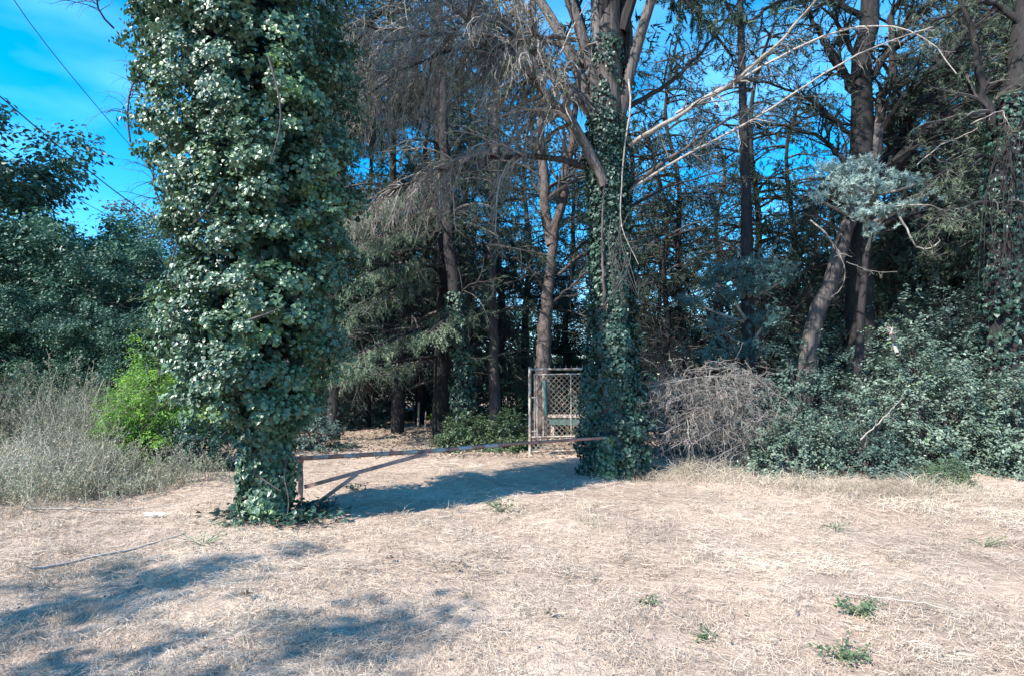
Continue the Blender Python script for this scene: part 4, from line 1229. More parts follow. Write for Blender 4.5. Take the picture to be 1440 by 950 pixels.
# ================================================================== SHRUBS
def shrub(name, label, c, rx, ry, h, n, mat, seed, leaf=.06, cat="shrub", group=None, aspect=.55, nstem=14, lump=.35, stemmat='dead_dark', z0=0.0, drop=.0):
    """dense bush: leaf sprays laid as bracts on a lumpy dome with twiggy inside"""
    rng = np.random.RandomState(seed)
    t = thing(name, label, cat, c, group)
    c = np.array(c, float)
    ns = nstem
    th = rng.rand(ns) * 6.28; rr = np.sqrt(rng.rand(ns))
    tipp = c + np.stack([rx * rr * np.cos(th), ry * rr * np.sin(th), h * np.sqrt(np.clip(1 - rr ** 2, .1, 1)) * .95], 1)
    P = np.stack([resample([c + rng.randn(3) * [.08, .08, 0], c * .6 + tp * .4 + [0, 0, h * .12], tp], 8) for tp in tipp])
    R = np.linspace(.022, .006, 8)[None] * np.ones((ns, 1))
    A, AR, _ = grow(P, R, 5, .6 * max(rx, h * .5), .8, 5, droop=.2, wob=.5, rng=rng, rmin=.004)
    pl = Pool(); tubes(pl, P, R, 5); tubes(pl, A, AR, 3)
    pl.build("stems", M[stemmat], t, kind="stuff")
    # sprays
    nsp = n // 22
    dv = unit(rng.randn(nsp, 3)); dv[:, 2] = np.abs(dv[:, 2]) * 1.0 - .12
    dv = unit(dv)
    l = noise3(dv * 1.3 + c, seed, .8) * .6 + noise3(dv * 1.3 + c, seed + 1, 2.0) * .5
    rad = (1 + lump * l) * (1 - .38 * rng.rand(nsp) ** 1.6)
    S = c + dv * rad[:, None] * np.array([rx, ry, h])
    S[:, 2] = np.maximum(S[:, 2], .06)
    out = unit(dv * np.array([1 / rx, 1 / ry, 1 / h]))
    d = unit(out + rng.randn(nsp, 3) * .45 + np.array([0, 0, .15 - drop]))
    ln = (.22 + .22 * rng.rand(nsp)) * min(1.3, max(.5, rx))
    per = 22; idx = np.repeat(np.arange(nsp), per); m = len(idx)
    tt = rng.rand(m)
    side = unit(np.cross(d, rng.randn(nsp, 3)))[idx] * rng.choice([-1, 1], m)[:, None]
    C = S[idx] + d[idx] * (ln[idx] * (tt - .3))[:, None] + rng.randn(m, 3) * .03
    C[:, 2] -= .25 * ln[idx] * tt ** 2
    nrm = np.array([0, 0, .75]) + out[idx] * .5 + rng.randn(m, 3) * .38
    tip = d[idx] * .6 + side * .9 + np.array([0, 0, -.25]) + rng.randn(m, 3) * .3
    rb = np.clip(rng.rand(m) * .6 + .4 * rng.rand(nsp)[idx], 0, 1)
    pl = Pool(); leaves(pl, C, nrm, tip, leaf, aspect, rng=rng, rnd=rb)
    pl.build("foliage", M[mat], t, kind="stuff")
    return t


GS = "evergreen shrubs massed along the right"
sh_list = [
    ("broad evergreen shrub with yellow green tips at the front of the right hand mass", 1300, 11.0, 1.7, 1.1, 2.15, 24000, 'shrub', .062),
    ("rounded evergreen shrub at the far right edge of the grass", 1430, 10.4, 1.2, 1.0, 1.5, 12000, 'shrub', .062),
    ("dark evergreen shrub at the foot of the leaning pine", 1130, 12.2, 1.2, 1.0, 2.0, 14000, 'shrub_dark', .062),
    ("low evergreen shrub tucked between the grey brush heap and broad shrub", 1110, 10.6, 1.0, .7, 1.0, 9000, 'shrub', .055),
    ("tall evergreen shrub climbing under the thick curtained trunk", 1395, 12.6, 2.0, 1.4, 3.6, 22000, 'shrub_dark', .07),
    ("dark evergreen shrub behind the leaning pine", 1185, 14.5, 1.7, 1.3, 3.0, 14000, 'shrub_dark', .075),
    ("tall evergreen shrub between the leaning pine and the curtained trunk", 1290, 13.6, 1.7, 1.3, 3.1, 16000, 'shrub', .07),
    ("shadowed shrub under the teal cushioned pine", 1050, 13.4, 1.2, 1.0, 1.7, 9000, 'shrub_dark', .065),
    ("low shaded shrub between two larger ones on the grass edge", 1215, 10.3, .9, .6, .95, 7000, 'shrub_dark', .05),
    ("dark shrub running off the right edge of the picture", 1530, 12.0, 1.8, 1.4, 2.6, 12000, 'shrub_dark', .07),
    ("shadowed shrub right of the ivy clad conifer", 940, 12.5, 1.0, .9, 1.3, 6000, 'shrub_dark', .06),
]
for k, (lab, px, Y, rx, ry, h, n, mt, lf) in enumerate(sh_list):
    shrub("evergreen_shrub", lab, (pix(px, Y), Y, 0), rx, ry, h * 1.18, n, mt, 300 + 5 * k, lf, group=GS)
shrub("clipped_bush", "small rounded fine leaved bush on the grass edge in front of the shrubs", (*GP(1330, 682)[:2], 0), .36, .3, .42, 5000, 'green', 371, .028, lump=.12, nstem=8)

us = shrub("understory_shrub", "dark understory shrub closing the end of the shaded track", (0, 0, 0), 2.3, 1.5, 2.5, 9000, 'shrub_dark', 377, .13, group="understory shrubs deep in the wood", nstem=10)
us.location = (pix(540, 27), 27, 0)
for k, (px, Y, rz, sc, lab) in enumerate(((-80, 18, 1, 1, "understory shrub at the left edge behind the weeds"), (0, 19, 2.2, 1.0, "understory shrub behind the seeding weed stalks"), (70, 18.5, .4, 1.0, "understory shrub between the weeds and the far dark trees"),
        (140, 17.5, 3.4, .9, "understory shrub left behind the bright green bush"), (230, 18, 4.4, .95, "understory shrub straight behind the bright green bush"), (330, 19, 5.1, 1.0, "understory shrub hidden behind the ivy column"), (440, 23, .2, 1.1, "understory shrub in the black gap right of the ivy column"),
        (500, 29, .9, 1.1, "understory shrub left of the track's far end"), (600, 30, 1.6, 1.2, "understory shrub behind the cedar trunk"), (660, 25, 2.1, .8, "understory shrub over the hedge's left half"), (740, 29, 3.0, 1.0, "understory shrub just left of the lattice gate"),
        (800, 31, 3.9, .8, "understory shrub seen through the lattice gate"), (880, 26, 4.8, .8, "understory shrub behind the big conifer's ivy column"), (950, 22, 5.5, .8, "understory shrub behind the grey brush heap"), (1020, 21, .5, .9, "understory shrub left of the teal cushioned pine"),
        (1090, 19, 1.3, .9, "understory shrub right of the teal cushioned pine"), (1400, 30, 1.9, 1.4, "understory shrub deep behind the right hand shrubs"))):
    copy_thing(us, lab, (pix(px, Y), Y, 0), rz, sc)

# lime green locust bush and companions on the left
shrub("locust_bush", "bright yellow green bush glowing in the sun behind the weeds", (pix(226, 11.6), 11.6, 0), 1.02, .85, 2.2, 26000, 'lime', 381, .05, cat="bush", lump=.3, drop=.1, aspect=.4)
shrub("locust_bush", "smaller yellow green bush leaning out over the weeds in front of the bright one", (pix(178, 11.0), 11.0, 0), .55, .5, 1.5, 11000, 'lime', 383, .05, cat="bush", lump=.35, drop=.1, aspect=.4)
shrub("dark_bush", "dark green bush in shade between the bright bush and the ivy trunk", (pix(286, 10.9), 10.9, 0), .62, .5, 1.1, 7000, 'ivy_dark', 385, .055, cat="bush")
shrub("green_bush", "fresh green bush at the left edge above the weeds", (pix(-20, 10.5), 10.5, 0), .6, .6, 2.25, 5000, 'green', 389, .06, cat="bush", drop=.2)
shrub("dark_bush", "black green bush beside the track behind the ivy trunk", (pix(440, 14.2), 14.2, 0), .9, .7, 1.0, 5000, 'shrub_dark', 391, .07, cat="bush")
shrub("dark_bush", "twiggy dark bush under the cedar's pale sprays", (pix(500, 22), 22, 0), 1.4, 1.0, 1.7, 6000, 'shrub_dark', 392, .08, cat="bush")
shrub("dark_bush", "large shadowed bush closing the left side of the track", (pix(425, 20.5), 20.5, 0), 2.2, 1.4, 2.6, 8000, 'shrub_dark', 393, .09, cat="bush")
shrub("low_hedge", "left half of the low ivy leaved hedge behind the barrier", (pix(655, 14.2), 14.2, 0), .72, .5, .85, 7000, 'hedge', 395, .06, cat="hedge")
shrub("low_hedge", "right half of the low hedge next to the lattice gate", (pix(712, 14.0), 14.0, 0), .62, .45, .88, 7000, 'hedge', 397, .06, cat="hedge")
shrub("green_bush", "sunlit lime bush glimpsed between the trunks", (pix(640, 26), 26, 0), 1.0, .9, 2.9, 5000, 'lime', 399, .12, cat="bush")
shrub("green_bush", "mid green bush seen behind the slim conifer", (pix(712, 24), 24, 0), 2.0, 1.2, 2.7, 6000, 'green', 401, .11, cat="bush")
shrub("grey_bush", "grey green bush behind the lattice gate", (pix(790, 18), 18, 0), 1.3, .8, 1.5, 5000, 'needle_olive', 403, .08, cat="bush")


def locust_fronds():
    rng = np.random.RandomState(411)
    b = np.array([pix(232, 11.4), 11.4, 0.0])
    t = thing("locust_sapling", "thin sapling with arching compound fronds beside the ivy trunk", "sapling", b)
    P = resample([b, W(222, 480, 11.3), W(232, 400, 11.2)], 10)
    pl = Pool(); tubes(pl, P[None], np.linspace(.025, .01, 10)[None], 6); pl.build("stem", M['bark'], t)
    Q, R, _ = grow(P[None], np.full((1, 10), .01), 26, .6, 1.2, 7, droop=.9, wob=.1, rng=rng, t0=.35, short=.2, per_len=False)
    for i in range(len(Q)):
        p1 = Pool(); tubes(p1, Q[i:i + 1], R[i:i + 1] * .6, 3)
        f = np.linspace(1, 5.9, 18); a = f.astype(int); u = (f - a)[:, None]
        c = Q[i][a] * (1 - u) + Q[i][np.minimum(a + 1, 6)] * u
        tn = unit(Q[i][np.minimum(a + 1, 6)] - Q[i][a]); s = unit(np.cross(tn, [0, 0, 1.0]))
        for sg in (-1, 1):
            leaves(p1, c, np.array([0, 0, 1.0]) + rng.randn(18, 3) * .2, s * sg + tn * .4, .07, .4, rng=rng)
        p1.build("frond", M['green'], t)


locust_fronds()


# ------------------------------------------------------------------ weeds left
def weeds(name, label, polys, n, mat, leafmat, seed, h0, w=.005, leaf=.022, nl=14):
    rng = np.random.RandomState(seed)
    P = resample([np.array(p, float) for p in polys], 30)
    f = rng.rand(n) * 28.9; a = f.astype(int)
    c = P[a] + np.stack([rng.randn(n) * .4, rng.randn(n) * .55, 0 * f], 1)
    c[:, 2] = gz(c[:, 0], c[:, 1])
    L = h0 * (.55 + .55 * rng.rand(n)) * np.clip(1 + .45 * noise3(c, seed, .7), .35, 1.6)
    d = unit(np.stack([rng.randn(n) * .45, rng.randn(n) * .4, np.ones(n)], 1))
    K = 6; Q = np.empty((n, K, 3)); Q[:, 0] = c
    for k in range(1, K):
        d = unit(d + rng.randn(n, 3) * .1); Q[:, k] = Q[:, k - 1] + d * (L / (K - 1))[:, None]
    R = np.linspace(w, w * .5, K)[None] * np.ones((n, 1))
    A, AR, _ = grow(Q, R, 9, .3 * h0, .7, 4, droop=-.2, wob=.4, rng=rng, t0=.25, rmin=w * .5, per_len=False)
    pl = Pool(); ribbons(pl, Q, R * 2, rng); ribbons(pl, A, AR * 1.6, rng)
    needles(pl, A[::2], 4, .035, .012, rng, t0=.5)
    pl.build(name, M[mat], kind="stuff", label=label, category="weeds")
    m = n * nl
    idx = rng.randint(0, len(A), m)
    u = rng.rand(m) * 2.9; ai = u.astype(int)
    C = A[idx, ai] * (1 - (u - ai))[:, None] + A[idx, ai + 1] * (u - ai)[:, None]
    pl = Pool(); leaves(pl, C, np.array([0, 0, .8]) + rng.randn(m, 3) * .6, rng.randn(m, 3), leaf * 1.4, .5, rng=rng)
    pl.build(name.replace("weeds", "weed_leaves"), M[leafmat], kind="stuff", label=label.replace("stalks", "leaves"), category="weeds")


weeds("tall_weeds", "grey green weed stalks massed at the left in front of the dark trees", [(-10.5, 11.6, 0), (-9.2, 11.4, 0), (-8.2, 11.2, 0), (-7.7, 10.8, 0)], 1100, 'weed', 'weed_green', 421, 1.45)
weeds("dry_weeds", "bleached grey weed stalks in front of the bright bush", [(-9.0, 9.7, 0), (-7.7, 9.4, 0), (-7.0, 9.0, 0), (-6.4, 8.8, 0)], 1200, 'weed', 'weed', 425, .7, leaf=.018)
weeds("low_weeds", "low olive weed stalks at the edge of the cut straw", [(-8.4, 7.9, 0), (-7.2, 8.1, 0), (-6.2, 8.6, 0), (-5.1, 9.3, 0)], 900, 'weed', 'weed_green', 429, .48, leaf=.02)


def seedheads():
    rng = np.random.RandomState(433)
    for k, (px, py0, py1, lab) in enumerate(((40, 590, 505, "tall seeding weed stalk nearest the left edge"), (70, 590, 498, "curved tall weed stalk with grey seed head above the weeds"), (106, 590, 503, "umbrella topped dry weed head above the weeds"),
                                             (125, 595, 525, "thin weed spike right of the umbrella topped one"), (20, 590, 520, "short leafy weed spike by the left edge"))):
        b = np.array([pix(px, 10.8), 10.8, 0.0])
        t = thing("seeding_weed", lab, "weed", b, "tall weed stalks against the dark trees")
        P = resample([b, W(px, (py0 + py1) / 2, 10.8), W(px - 6 + 12 * rng.rand(), py1, 10.8)], 10)[None]
        pl = Pool(); tubes(pl, P, np.linspace(.008, .004, 10)[None], 4)
        pl.build("stalk", M['weed'], t)
        A, AR, _ = grow(P, np.full((1, 10), .005), 30, .22, .9, 4, droop=-.2, wob=.4, rng=rng, t0=.6, rmin=.003, per_len=False)
        pl = Pool(); ribbons(pl, A, AR * 2, rng); needles(pl, A, 14, .03, .012, rng)
        pl.build("seed_head", M['weed'], t, kind="stuff")


seedheads()


# ------------------------------------------------------------------ grey brush heap
def brush():
    rng = np.random.RandomState(441)
    b = np.array([pix(985, 10.6), 10.6, 0.0])
    t = thing("dead_brush_heap", "heap of bleached grey twigs drooping beside the ivy clad conifer", "brush heap", b)
    mains = []
    for (x0, y0, x1, y1, x2, y2) in ((1080, 560, 1010, 525, 900, 545), (1085, 590, 1000, 540, 890, 590), (1095, 545, 1040, 515, 960, 520), (1080, 600, 1010, 570, 930, 610), (1090, 560, 1060, 525, 1000, 530), (1070, 600, 1040, 560, 975, 575),
                                     (1080, 630, 1030, 590, 980, 620), (1075, 570, 960, 528, 895, 560), (1090, 560, 1065, 540, 1030, 555), (990, 660, 975, 600, 950, 545), (1010, 665, 1000, 600, 1010, 540), (1040, 665, 1050, 600, 1040, 540),
                                     (1060, 560, 960, 550, 882, 600), (1050, 575, 970, 575, 885, 622), (1020, 545, 940, 535, 880, 575), (1040, 600, 980, 610, 905, 650), (1085, 640, 1050, 620, 1000, 645), (1110, 610, 1080, 580, 1050, 600)):
        mains.append(resample([W(x0, y0, 11.3), W(x1, y1, 10.7), W(x2, y2, 9.9 + .3 * rng.rand())], 12))
    mains = np.array(mains); R = np.linspace(.014, .005, 12)[None] * np.ones((len(mains), 1))
    for i in range(len(mains)):
        p1 = Pool(); tubes(p1, mains[i:i + 1], R[i:i + 1], 5); p1.build("branch", M['dead_brush'], t, smooth=True)
    A, AR, _ = grow(mains, R, 11, .7, .9, 6, droop=1.0, wob=.8, rng=rng, t0=.1, rmin=.0032)
    B, BR, _ = grow(A, AR, 10, .32, .9, 4, droop=.6, wob=.9, rng=rng, rmin=.0032)
    C, CR, _ = grow(B, BR, 12, .13, .8, 3, droop=.5, wob=.6, rng=rng, rmin=.0028)
    pl = Pool(); tubes(pl, A, AR, 3); ribbons(pl, B, BR * 2, rng); ribbons(pl, C, CR * 2, rng)
    pl.build("twigs", M['dead_brush'], t, kind="stuff")
    # evergreen sprigs growing up through the heap
    sel = B[rng.rand(len(B)) < .1]; k = np.repeat(np.arange(len(sel)), 5)
    pl = Pool(); leaves(pl, sel[k, 2] + rng.randn(len(k), 3) * .05 + [0, .25, 0], rng.randn(len(k), 3) * .5 + [0, 0, .8], rng.randn(len(k), 3), .05, .55, rng=rng)
    pl.build("sprigs", M['shrub'], t, kind="stuff")


brush()


def bleached_branches():
    """antler like dead branches caught among the right hand foliage"""
    rng = np.random.RandomState(451)
    sets = (
        ("bleached crooked dead branch hooked over the dark foliage under the blue pine", [(1265, 305), (1280, 330), (1283, 345), (1300, 352), (1318, 345), (1322, 338)], 11.3, .022),
        ("bleached dead branch dangling left of the blue needled pine", [(1140, 310), (1160, 325), (1178, 350), (1188, 372), (1190, 395), (1182, 412), (1168, 418)], 11.5, .018),
        ("thin dead branch looping right of the blue needled pine", [(1260, 290), (1310, 287), (1335, 300), (1345, 318), (1350, 325)], 11.5, .014),
        ("long thin dead branch rising toward the thick limb", [(1290, 232), (1320, 205), (1345, 195), (1375, 180)], 11.5, .014),
        ("fine dead branch hanging across the gloom by the leaning pine", [(1190, 368), (1225, 382), (1262, 382)], 12.2, .01),
        ("broken pale snag poking up out of the broad shrub", [(1262, 497), (1257, 480), (1252, 468), (1256, 462)], 10.2, .035),
        ("straight dead stick leaning in the front of the shrubs", [(1210, 618), (1240, 590), (1268, 560)], 9.95, .012),
        ("dead branch ring curled near the right edge under the limb", [(1365, 175), (1395, 160), (1410, 155), (1415, 170), (1425, 185)], 10.8, .012),
        ("small upright dead sapling at the left end of the grey brush heap", [(968, 664), (970, 620), (965, 580)], 9.95, .012))
    for k, (lab, pts, Y, r) in enumerate(sets):
        P = resample(polyW([(x, y, Y + .25 * math.sin(3 * i + k)) for i, (x, y) in enumerate(pts)]), 14)
        t = thing("dead_branch", lab, "branch", P[0], "bleached dead branches caught in the foliage")
        P[1:-1] += rng.randn(12, 3) * .008
        R = np.linspace(r, r * .4, 14)
        pl = Pool(); tubes(pl, P[None], R[None], 6, rough=.1); pl.build("branch", M['dead'], t, smooth=True)
        A, AR, _ = grow(P[None], R[None], 7, .28, .9, 5, droop=.4, wob=.9, rng=rng, t0=.3, rmin=.004)
        B, BR, _ = grow(A, AR, 8, .12, .9, 4, droop=.3, wob=.8, rng=rng, rmin=.003)
        pl = Pool(); tubes(pl, A, AR, 4); tubes(pl, B, BR, 3); pl.build("twigs", M['dead'], t, kind="stuff")


bleached_branches()


# ================================================================== BARRIER
def box_bar(pool, a, b, w, h, roll=None):
    """rectangular bar from a to b"""
    a = np.array(a, float); b = np.array(b, float)
    t = unit(b - a); s = unit(np.cross(t, [0, 0, 1.0])) if abs(t[2]) < .95 else np.array([1.0, 0, 0]); u = np.cross(s, t)
    e = .004
    V = []
    for p in (a, b):
        for (x, y) in ((-1, -1), (1, -1), (1, 1), (-1, 1)):
            V.append(p + s * x * w / 2 + u * y * h / 2)
    q = np.array([[0, 1, 2, 3], [7, 6, 5, 4], [0, 4, 5, 1], [1, 5, 6, 2], [2, 6, 7, 3], [3, 7, 4, 0]])
    pool.add(np.array(V), quads=q)


def barrier():
    p = GP(422, 706); Y = p[1]
    L = W(372, 645, Y - .25); A = W(422, 644, Y); M1 = W(600, 634, Y + .55); B = W(742, 622, Y + 1.15); E = W(848, 615, Y + 1.6)
    t = thing("road_barrier", "low rusty pole barrier with faded red and white bands across the track", "barrier", (p[0], p[1], 0))
    pl = Pool(); tubes(pl, np.stack([p - [0, 0, .15], p + [0, 0, .3], A + [0, 0, -.03]])[None], np.full((1, 3), .036), 12); pl.build("post", M['rust_pink'], t, smooth=True)
    # banded pole
    path = np.array([L, A, M1, B, E])
    s = np.concatenate([[0], np.cumsum(np.linalg.norm(np.diff(path, axis=0), axis=1))])
    S = s[-1]; n = int(S / .2)
    at = lambda u: np.array([np.interp(u, s, path[:, i]) for i in range(3)])
    for k in range(n):
        a, b = at(S * k / n), at(S * (k + 1) / n)
        d = unit(b - a)
        pl = Pool(); r = .031 if k < n * .65 else .024
        K = np.stack([a, b]); tubes(pl, K[None], np.full((1, 2), r), 12)
        o = pl.build("pole_band", M['rust_white' if k % 2 == 1 and k < n * .62 else 'rust_red'], t, smooth=True)
        o['label'] = "faded whitish band" if k % 2 == 1 and k < n * .62 else "faded red rusty band"
    # strut from post foot up to the pole, and stay to the ground
    F = W(428, 684, Y + .02); J = W(600, 637, Y + .5)
    pl = Pool(); box_bar(pl, F, J, .035, .05); pl.build("strut", M['rust_pink'], t)
    g = GP(438, 708); Jm = F + (J - F) * .42
    pl = Pool(); box_bar(pl, g - [0, 0, .03], Jm - [0, .0, .02], .03, .045); pl.build("stay", M['rust_pink'], t)
    c = p + [0, 0, .22]
    pl = Pool(); tubes(pl, np.stack([A + [0, 0, -.06], A + [0, 0, .0]])[None], np.full((1, 2), .047), 12); pl.build("collar", M['rust_red'], t, smooth=True)


barrier()


def gate():
    gp = G(745, 641); Y = gp[1]
    x0 = pix(745, Y); x1 = pix(832, Y)
    t = thing("lattice_gate", "rusty metal gate with diamond lattice standing open against the ivy clad conifer", "gate", (x0, Y, 0))
    d = unit(np.array([x1 - x0, .25, 0.0])); Lg = 1.55
    ztop = W(745, 519, Y)[2]
    P = lambda u, z: np.array([x0, Y, 0]) + d * u * Lg + np.array([0, 0, z])
    def bar(name, a, b, r, mat='gate_metal', sides=8):
        pl = Pool(); tubes(pl, np.stack([a, (a + b) / 2, b])[None], np.full((1, 3), r), sides); return pl.build(name, M[mat], t, smooth=True)
    bar("post", P(0, -.1), P(0, ztop + .06), .033)
    bar("top_rail", P(.0, ztop), P(1.1, ztop + .02), .025)
    bar("upper_rail", P(.06, ztop - .12), P(1.0, ztop - .09), .017)
    bar("middle_rail", P(.0, .42), P(1.1, .43), .022)
    bar("bottom_rail", P(.0, .1), P(1.1, .12), .02)
    bar("stile", P(.11, .42), P(.11, ztop - .2), .02)
    bar("stile", P(.07, .42), P(.07, ztop - .1), .012)
    bar("stile", P(.2, .42), P(.2, ztop - .1), .014)
    bar("stile", P(.62, .42), P(.62, ztop - .1), .016)
    bar("end_stile", P(1.1, .05), P(1.1, ztop + .02), .03)
    bar("hinge_plate", P(.01, 1.3), P(.12, 1.3), .02)
    bar("hinge_plate", P(.01, .55), P(.12, .55), .02)
    o = bar("teal_upright", P(.24, .9), P(.22, ztop - .25), .05, 'teal'); o['label'] = "faded teal painted upright strip"
    # little spikes on the top rail
    for k in range(12):
        u = .12 + k * .085
        pl = Pool(); a = P(u, ztop + .02); tubes(pl, np.stack([a, a + [0, 0, .03], a + [0.0, 0, .09]])[None], np.array([[.008, .007, .002]]), 5); pl.build("spike", M['gate_metal'], t)
    # lattice strips clipped to panels
    def panel(u0, u1, z0, z1, step):
        w = (u1 - u0) * Lg; h = z1 - z0
        k = -h
        while k < w:
            for sg in (1, -1):
                # line: s = k + z (sg=1) or s = w-(k+z)
                a = max(0, -k); b_ = min(h, w - k)
                if b_ - a > .05:
                    s0, s1 = k + a, k + b_
                    if sg < 0:
                        s0, s1 = w - s0, w - s1
                    off = np.array([-d[1], d[0], 0]) * (.006 * sg)
                    A_ = P(u0 + s0 / Lg, z0 + a) + off; B_ = P(u0 + s1 / Lg, z0 + b_) + off
                    pl = Pool(); box_bar(pl, A_, B_, .006, .014); pl.build("lattice_strip", M['lattice'], t)
            k += step
    panel(.2, 1.08, .44, ztop - .12, .125)
    panel(.02, 1.08, .12, .41, .11)


gate()


def beyond_gate():
    # faded teal cabinet on legs seen through the gate
    b = np.array([pix(800, 15.0), 15.0, 0.0])
    t = thing("garden_table", "dull teal box table with rusty top seen through the lattice gate", "table", b)
    def bx(pl, c, s):
        c = np.array(c, float); s = np.array(s, float) / 2
        V = np.array([c + s * [x, y, z] for z in (-1, 1) for (x, y) in ((-1, -1), (1, -1), (1, 1), (-1, 1))])
        pl.add(V, quads=np.array([[3, 2, 1, 0], [4, 5, 6, 7], [0, 1, 5, 4], [1, 2, 6, 5], [2, 3, 7, 6], [3, 0, 4, 7]]))
    pl = Pool(); bx(pl, b + [0, 0, .78], (1.1, .7, .045)); pl.build("table_top", M['gate_metal'], t)
    pl = Pool(); bx(pl, b + [0, -.3, .66], (1.0, .03, .18)); pl.build("front_panel", M['teal'], t)
    pl = Pool(); bx(pl, b + [-.485, .02, .66], (.03, .6, .18)); pl.build("side_panel", M['teal'], t)
    for sx in (-1, 1):
        for sy in (-1, 1):
            pl = Pool(); bx(pl, b + [sx * .44, sy * .25, .283], (.05, .05, .566)); pl.build("leg", M['gate_metal'], t)
    # stake by the track
    for (px, py0, py1, Y0, r, lab) in ((588, 602, 565, None, .045, "short weathered wooden stake at the end of the shaded track"), (598, 604, 577, None, .03, "thin dark stake beside the weathered one"),):
        g = GP(px, py0); top = W(px + 1, py1, g[1])
        t = thing("wooden_stake", lab, "stake", g)
        pl = Pool(); tubes(pl, np.stack([g - [0, 0, .1], (g + top) / 2, top])[None], np.array([[r, r * .95, r * .85]]), 7, rough=.1); pl.build("shaft", M['dead'], t)
        n = 7
        V = [top] + [top + r * .85 * np.array([math.cos(a), math.sin(a), 0]) for a in np.arange(n) * 6.283 / n]
        pl = Pool(); pl.add(np.array(V) + [0, 0, .01], tris=np.array([[0, i + 1, (i + 1) % n + 1] for i in range(n)])); pl.build("cap", M['dead'], t)


beyond_gate()


# ================================================================== CABLES
for k, (a, b_, lab) in enumerate((
        (((-80, -160, 9), (15, 0, 10), (90, 95, 12), (170, 190, 15), (232, 262, 20), (330, 330, 30)), None, "overhead cable starting highest at the top left corner"),
        (((-90, 60, 9), (0, 135, 10), (80, 205, 12), (165, 272, 15), (240, 325, 20), (330, 370, 30)), None, "middle overhead cable crossing the blue sky"),
        (((-90, 140, 10), (15, 212, 12), (90, 270, 15), (150, 302, 19), (240, 345, 26), (330, 385, 36)), None, "lowest overhead cable just above the far treetops"))):
    P = resample(polyW(a), 30)
    pl = Pool(); tubes(pl, P[None], np.full((1, 30), (.008, .012, .008)[k]) * (1 + np.linspace(0, .6, 30))[None], 6)
    o = pl.build("overhead_cable", M['wire'], smooth=True)
    o['label'] = lab; o['category'] = "cable"; o['group'] = "overhead cables"


# ================================================================== SMALL THINGS ON THE FIELD
def rock(name, label, px, py, s, mat, seed, cat="stone"):
    rng = np.random.RandomState(seed)
    g = GP(px, py)
    nu, nv = 9, 6
    V = []
    for j in range(nv + 1):
        ph = math.pi * j / nv
        for i in range(nu):
            th = 6.2832 * i / nu
            r = 1 + .22 * rng.randn() * (0 < j < nv)
            V.append(g + np.array([s[0] * math.sin(ph) * math.cos(th), s[1] * math.sin(ph) * math.sin(th), s[2] * math.cos(ph)]) * r + [0, 0, s[2] * .6])
    q = np.array([[j * nu + i, j * nu + (i + 1) % nu, (j + 1) * nu + (i + 1) % nu, (j + 1) * nu + i] for j in range(nv) for i in range(nu)])
    pl = Pool(); pl.add(np.array(V), quads=q)
    o = pl.build(name, M[mat], smooth=False); o['label'] = label; o['category'] = cat
    me = o.data
    me.transform(__import__('mathutils').Matrix.Translation(-Vector(g))); o.location = Vector(g)
    return o


rock("white_stone", "small bright white stone at the foot of the hedge", 684, 621, (.1, .08, .11), 'stone', 461)
rock("flat_stone", "flat pale stone lying in the straw left of the ivy trunk", 218, 727, (.14, .08, .02), 'stone', 462)
rock("pale_litter", "crumpled pale scrap in the weeds at the left edge", 14, 664, (.13, .1, .07), 'stone', 463, "litter")


def ground_branch(pts, r, lab, seed):
    rng = np.random.RandomState(seed)
    P = resample([GP(*p) + [0, 0, .045] for p in pts], 16)
    P[:, :2] += rng.randn(16, 2) * .01; P[:, 2] += rng.rand(16) * .02
    t = thing("fallen_branch", lab, "branch", P[0])
    R = np.linspace(r, r * .4, 16)
    pl = Pool(); tubes(pl, P[None], R[None], 6, rough=.1); pl.build("branch", M['dead'], t, smooth=True)
    A, AR, _ = grow(P[None], R[None], 3, .2, .7, 4, droop=.5, wob=.4, rng=rng, rmin=.003)
    pl = Pool(); tubes(pl, A, AR, 3); pl.build("twigs", M['dead'], t, kind="stuff")


ground_branch([(45, 806), (110, 790), (190, 776), (262, 756)], .016, "long fallen branch lying in the straw left of the ivy trunk", 471)
ground_branch([(40, 720), (100, 719), (160, 722), (240, 721)], .014, "thin straight stick lying before the weeds", 472)
ground_branch([(1185, 845), (1240, 858), (1300, 870), (1375, 885)], .007, "thin bleached stem lying right of the green weed clumps", 473)
ground_branch([(990, 662), (1010, 664), (1028, 672)], .014, "short pale stick poking out of the brush heap's foot", 474)


def weed_clump(px, py, s, lab, seed, mat='green', n=150, leaf=.028):
    rng = np.random.RandomState(seed)
    g = GP(px, py)
    t = thing("green_weed", lab, "weed", g, "green weeds growing in the dry field")
    ns = 10
    th = rng.rand(ns) * 6.28
    P = np.stack([resample([g, g + s * np.array([math.cos(a) * .5, math.sin(a) * .5, .35]), g + s * np.array([math.cos(a), math.sin(a), .3 + .3 * rng.rand()])], 6) for a in th])
    pl = Pool(); tubes(pl, P, np.full((ns, 6), .0025), 3); pl.build("stems", M['green'], t)
    idx = rng.randint(0, ns, n); k = rng.randint(1, 6, n)
    pl = Pool(); leaves(pl, P[idx, k] + rng.randn(n, 3) * s * .13, np.array([0, -.2, 1.0]) + rng.randn(n, 3) * .5, rng.randn(n, 3), leaf, .5, rng=rng)
    pl.build("leaves", M[mat], t, kind="stuff")


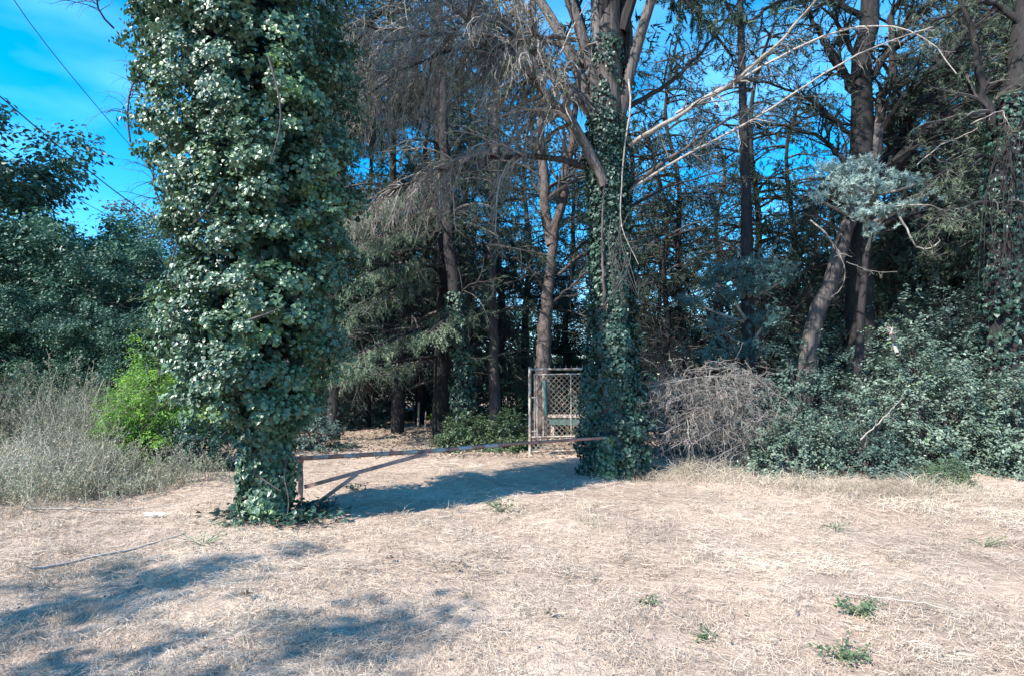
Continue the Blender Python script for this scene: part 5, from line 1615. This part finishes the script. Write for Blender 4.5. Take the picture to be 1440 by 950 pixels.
weed_clump(1205, 868, .14, "dense green weed clump nearest the right foreground", 481, n=260, leaf=.028)
weed_clump(1182, 918, .15, "yellower green weed clump closest to the camera", 482, n=220)
weed_clump(990, 887, .08, "small low green weed in the lower right of centre", 483, n=90)
weed_clump(705, 720, .2, "single green weed in the middle of the field by the long shadow", 484, n=110, leaf=.05)
weed_clump(911, 842, .09, "little green sprig on the straw right of the brown leaf", 485, n=70)
weed_clump(500, 690, .16, "green weed at the edge of the shadow right of the barrier stay", 486, 'ivy_dark', 120, .045)
weed_clump(455, 712, .2, "ivy sprigs at the foot of the barrier stay", 487, 'ivy_dark', 160, .05)
weed_clump(1176, 748, .16, "faint green patch of weed toward the right hand shrubs", 488, n=50)
weed_clump(1385, 765, .2, "thin green weed near the right edge of the field", 489, 'weed_green', 60)
weed_clump(285, 770, .22, "olive sprigs in the straw below the ivy trunk", 490, 'weed_green', 120)
weed_clump(320, 745, .16, "olive sprigs close to the foot of the ivy trunk", 491, 'weed_green', 90)


def brown_leaf(px, py, s, lab, seed):
    rng = np.random.RandomState(seed)
    g = GP(px, py) + [0, 0, .045]
    pts = []
    for i in range(10):
        a = 6.2832 * i / 10; r = s * (1 if i % 2 == 0 else .55) * (.8 + .4 * rng.rand())
        pts.append(g + np.array([r * math.cos(a), r * math.sin(a), .35 * r * rng.rand() + (0.02 if i % 2 else 0.0)]))
    V = np.array([g] + pts)
    V2 = np.concatenate([V, V - [0, 0, .0015]])
    n = 10
    tr = [[0, i + 1, (i + 1) % n + 1] for i in range(n)] + [[11, 11 + (i + 1) % n + 1, 11 + i + 1] for i in range(n)]
    qd = [[i + 1, 11 + i + 1, 11 + (i + 1) % n + 1, (i + 1) % n + 1] for i in range(n)]
    t = thing("fallen_leaf", lab, "leaf", g, "fallen brown leaves on the straw")
    pl = Pool(); pl.add(V2, tris=np.array(tr), quads=np.array(qd)); pl.build("blade", M['duff'], t)


brown_leaf(773, 868, .05, "curled brown leaf lying in the centre foreground straw", 495)
brown_leaf(648, 803, .04, "dark brown leaf beside a second one left of centre", 496)
brown_leaf(638, 808, .03, "small dark leaf touching the straw next to its neighbour", 497)
brown_leaf(548, 790, .05, "dark leaf left of the pair of leaves", 498)
brown_leaf(345, 853, .05, "reddish leaf in the shaded lower left straw", 499)
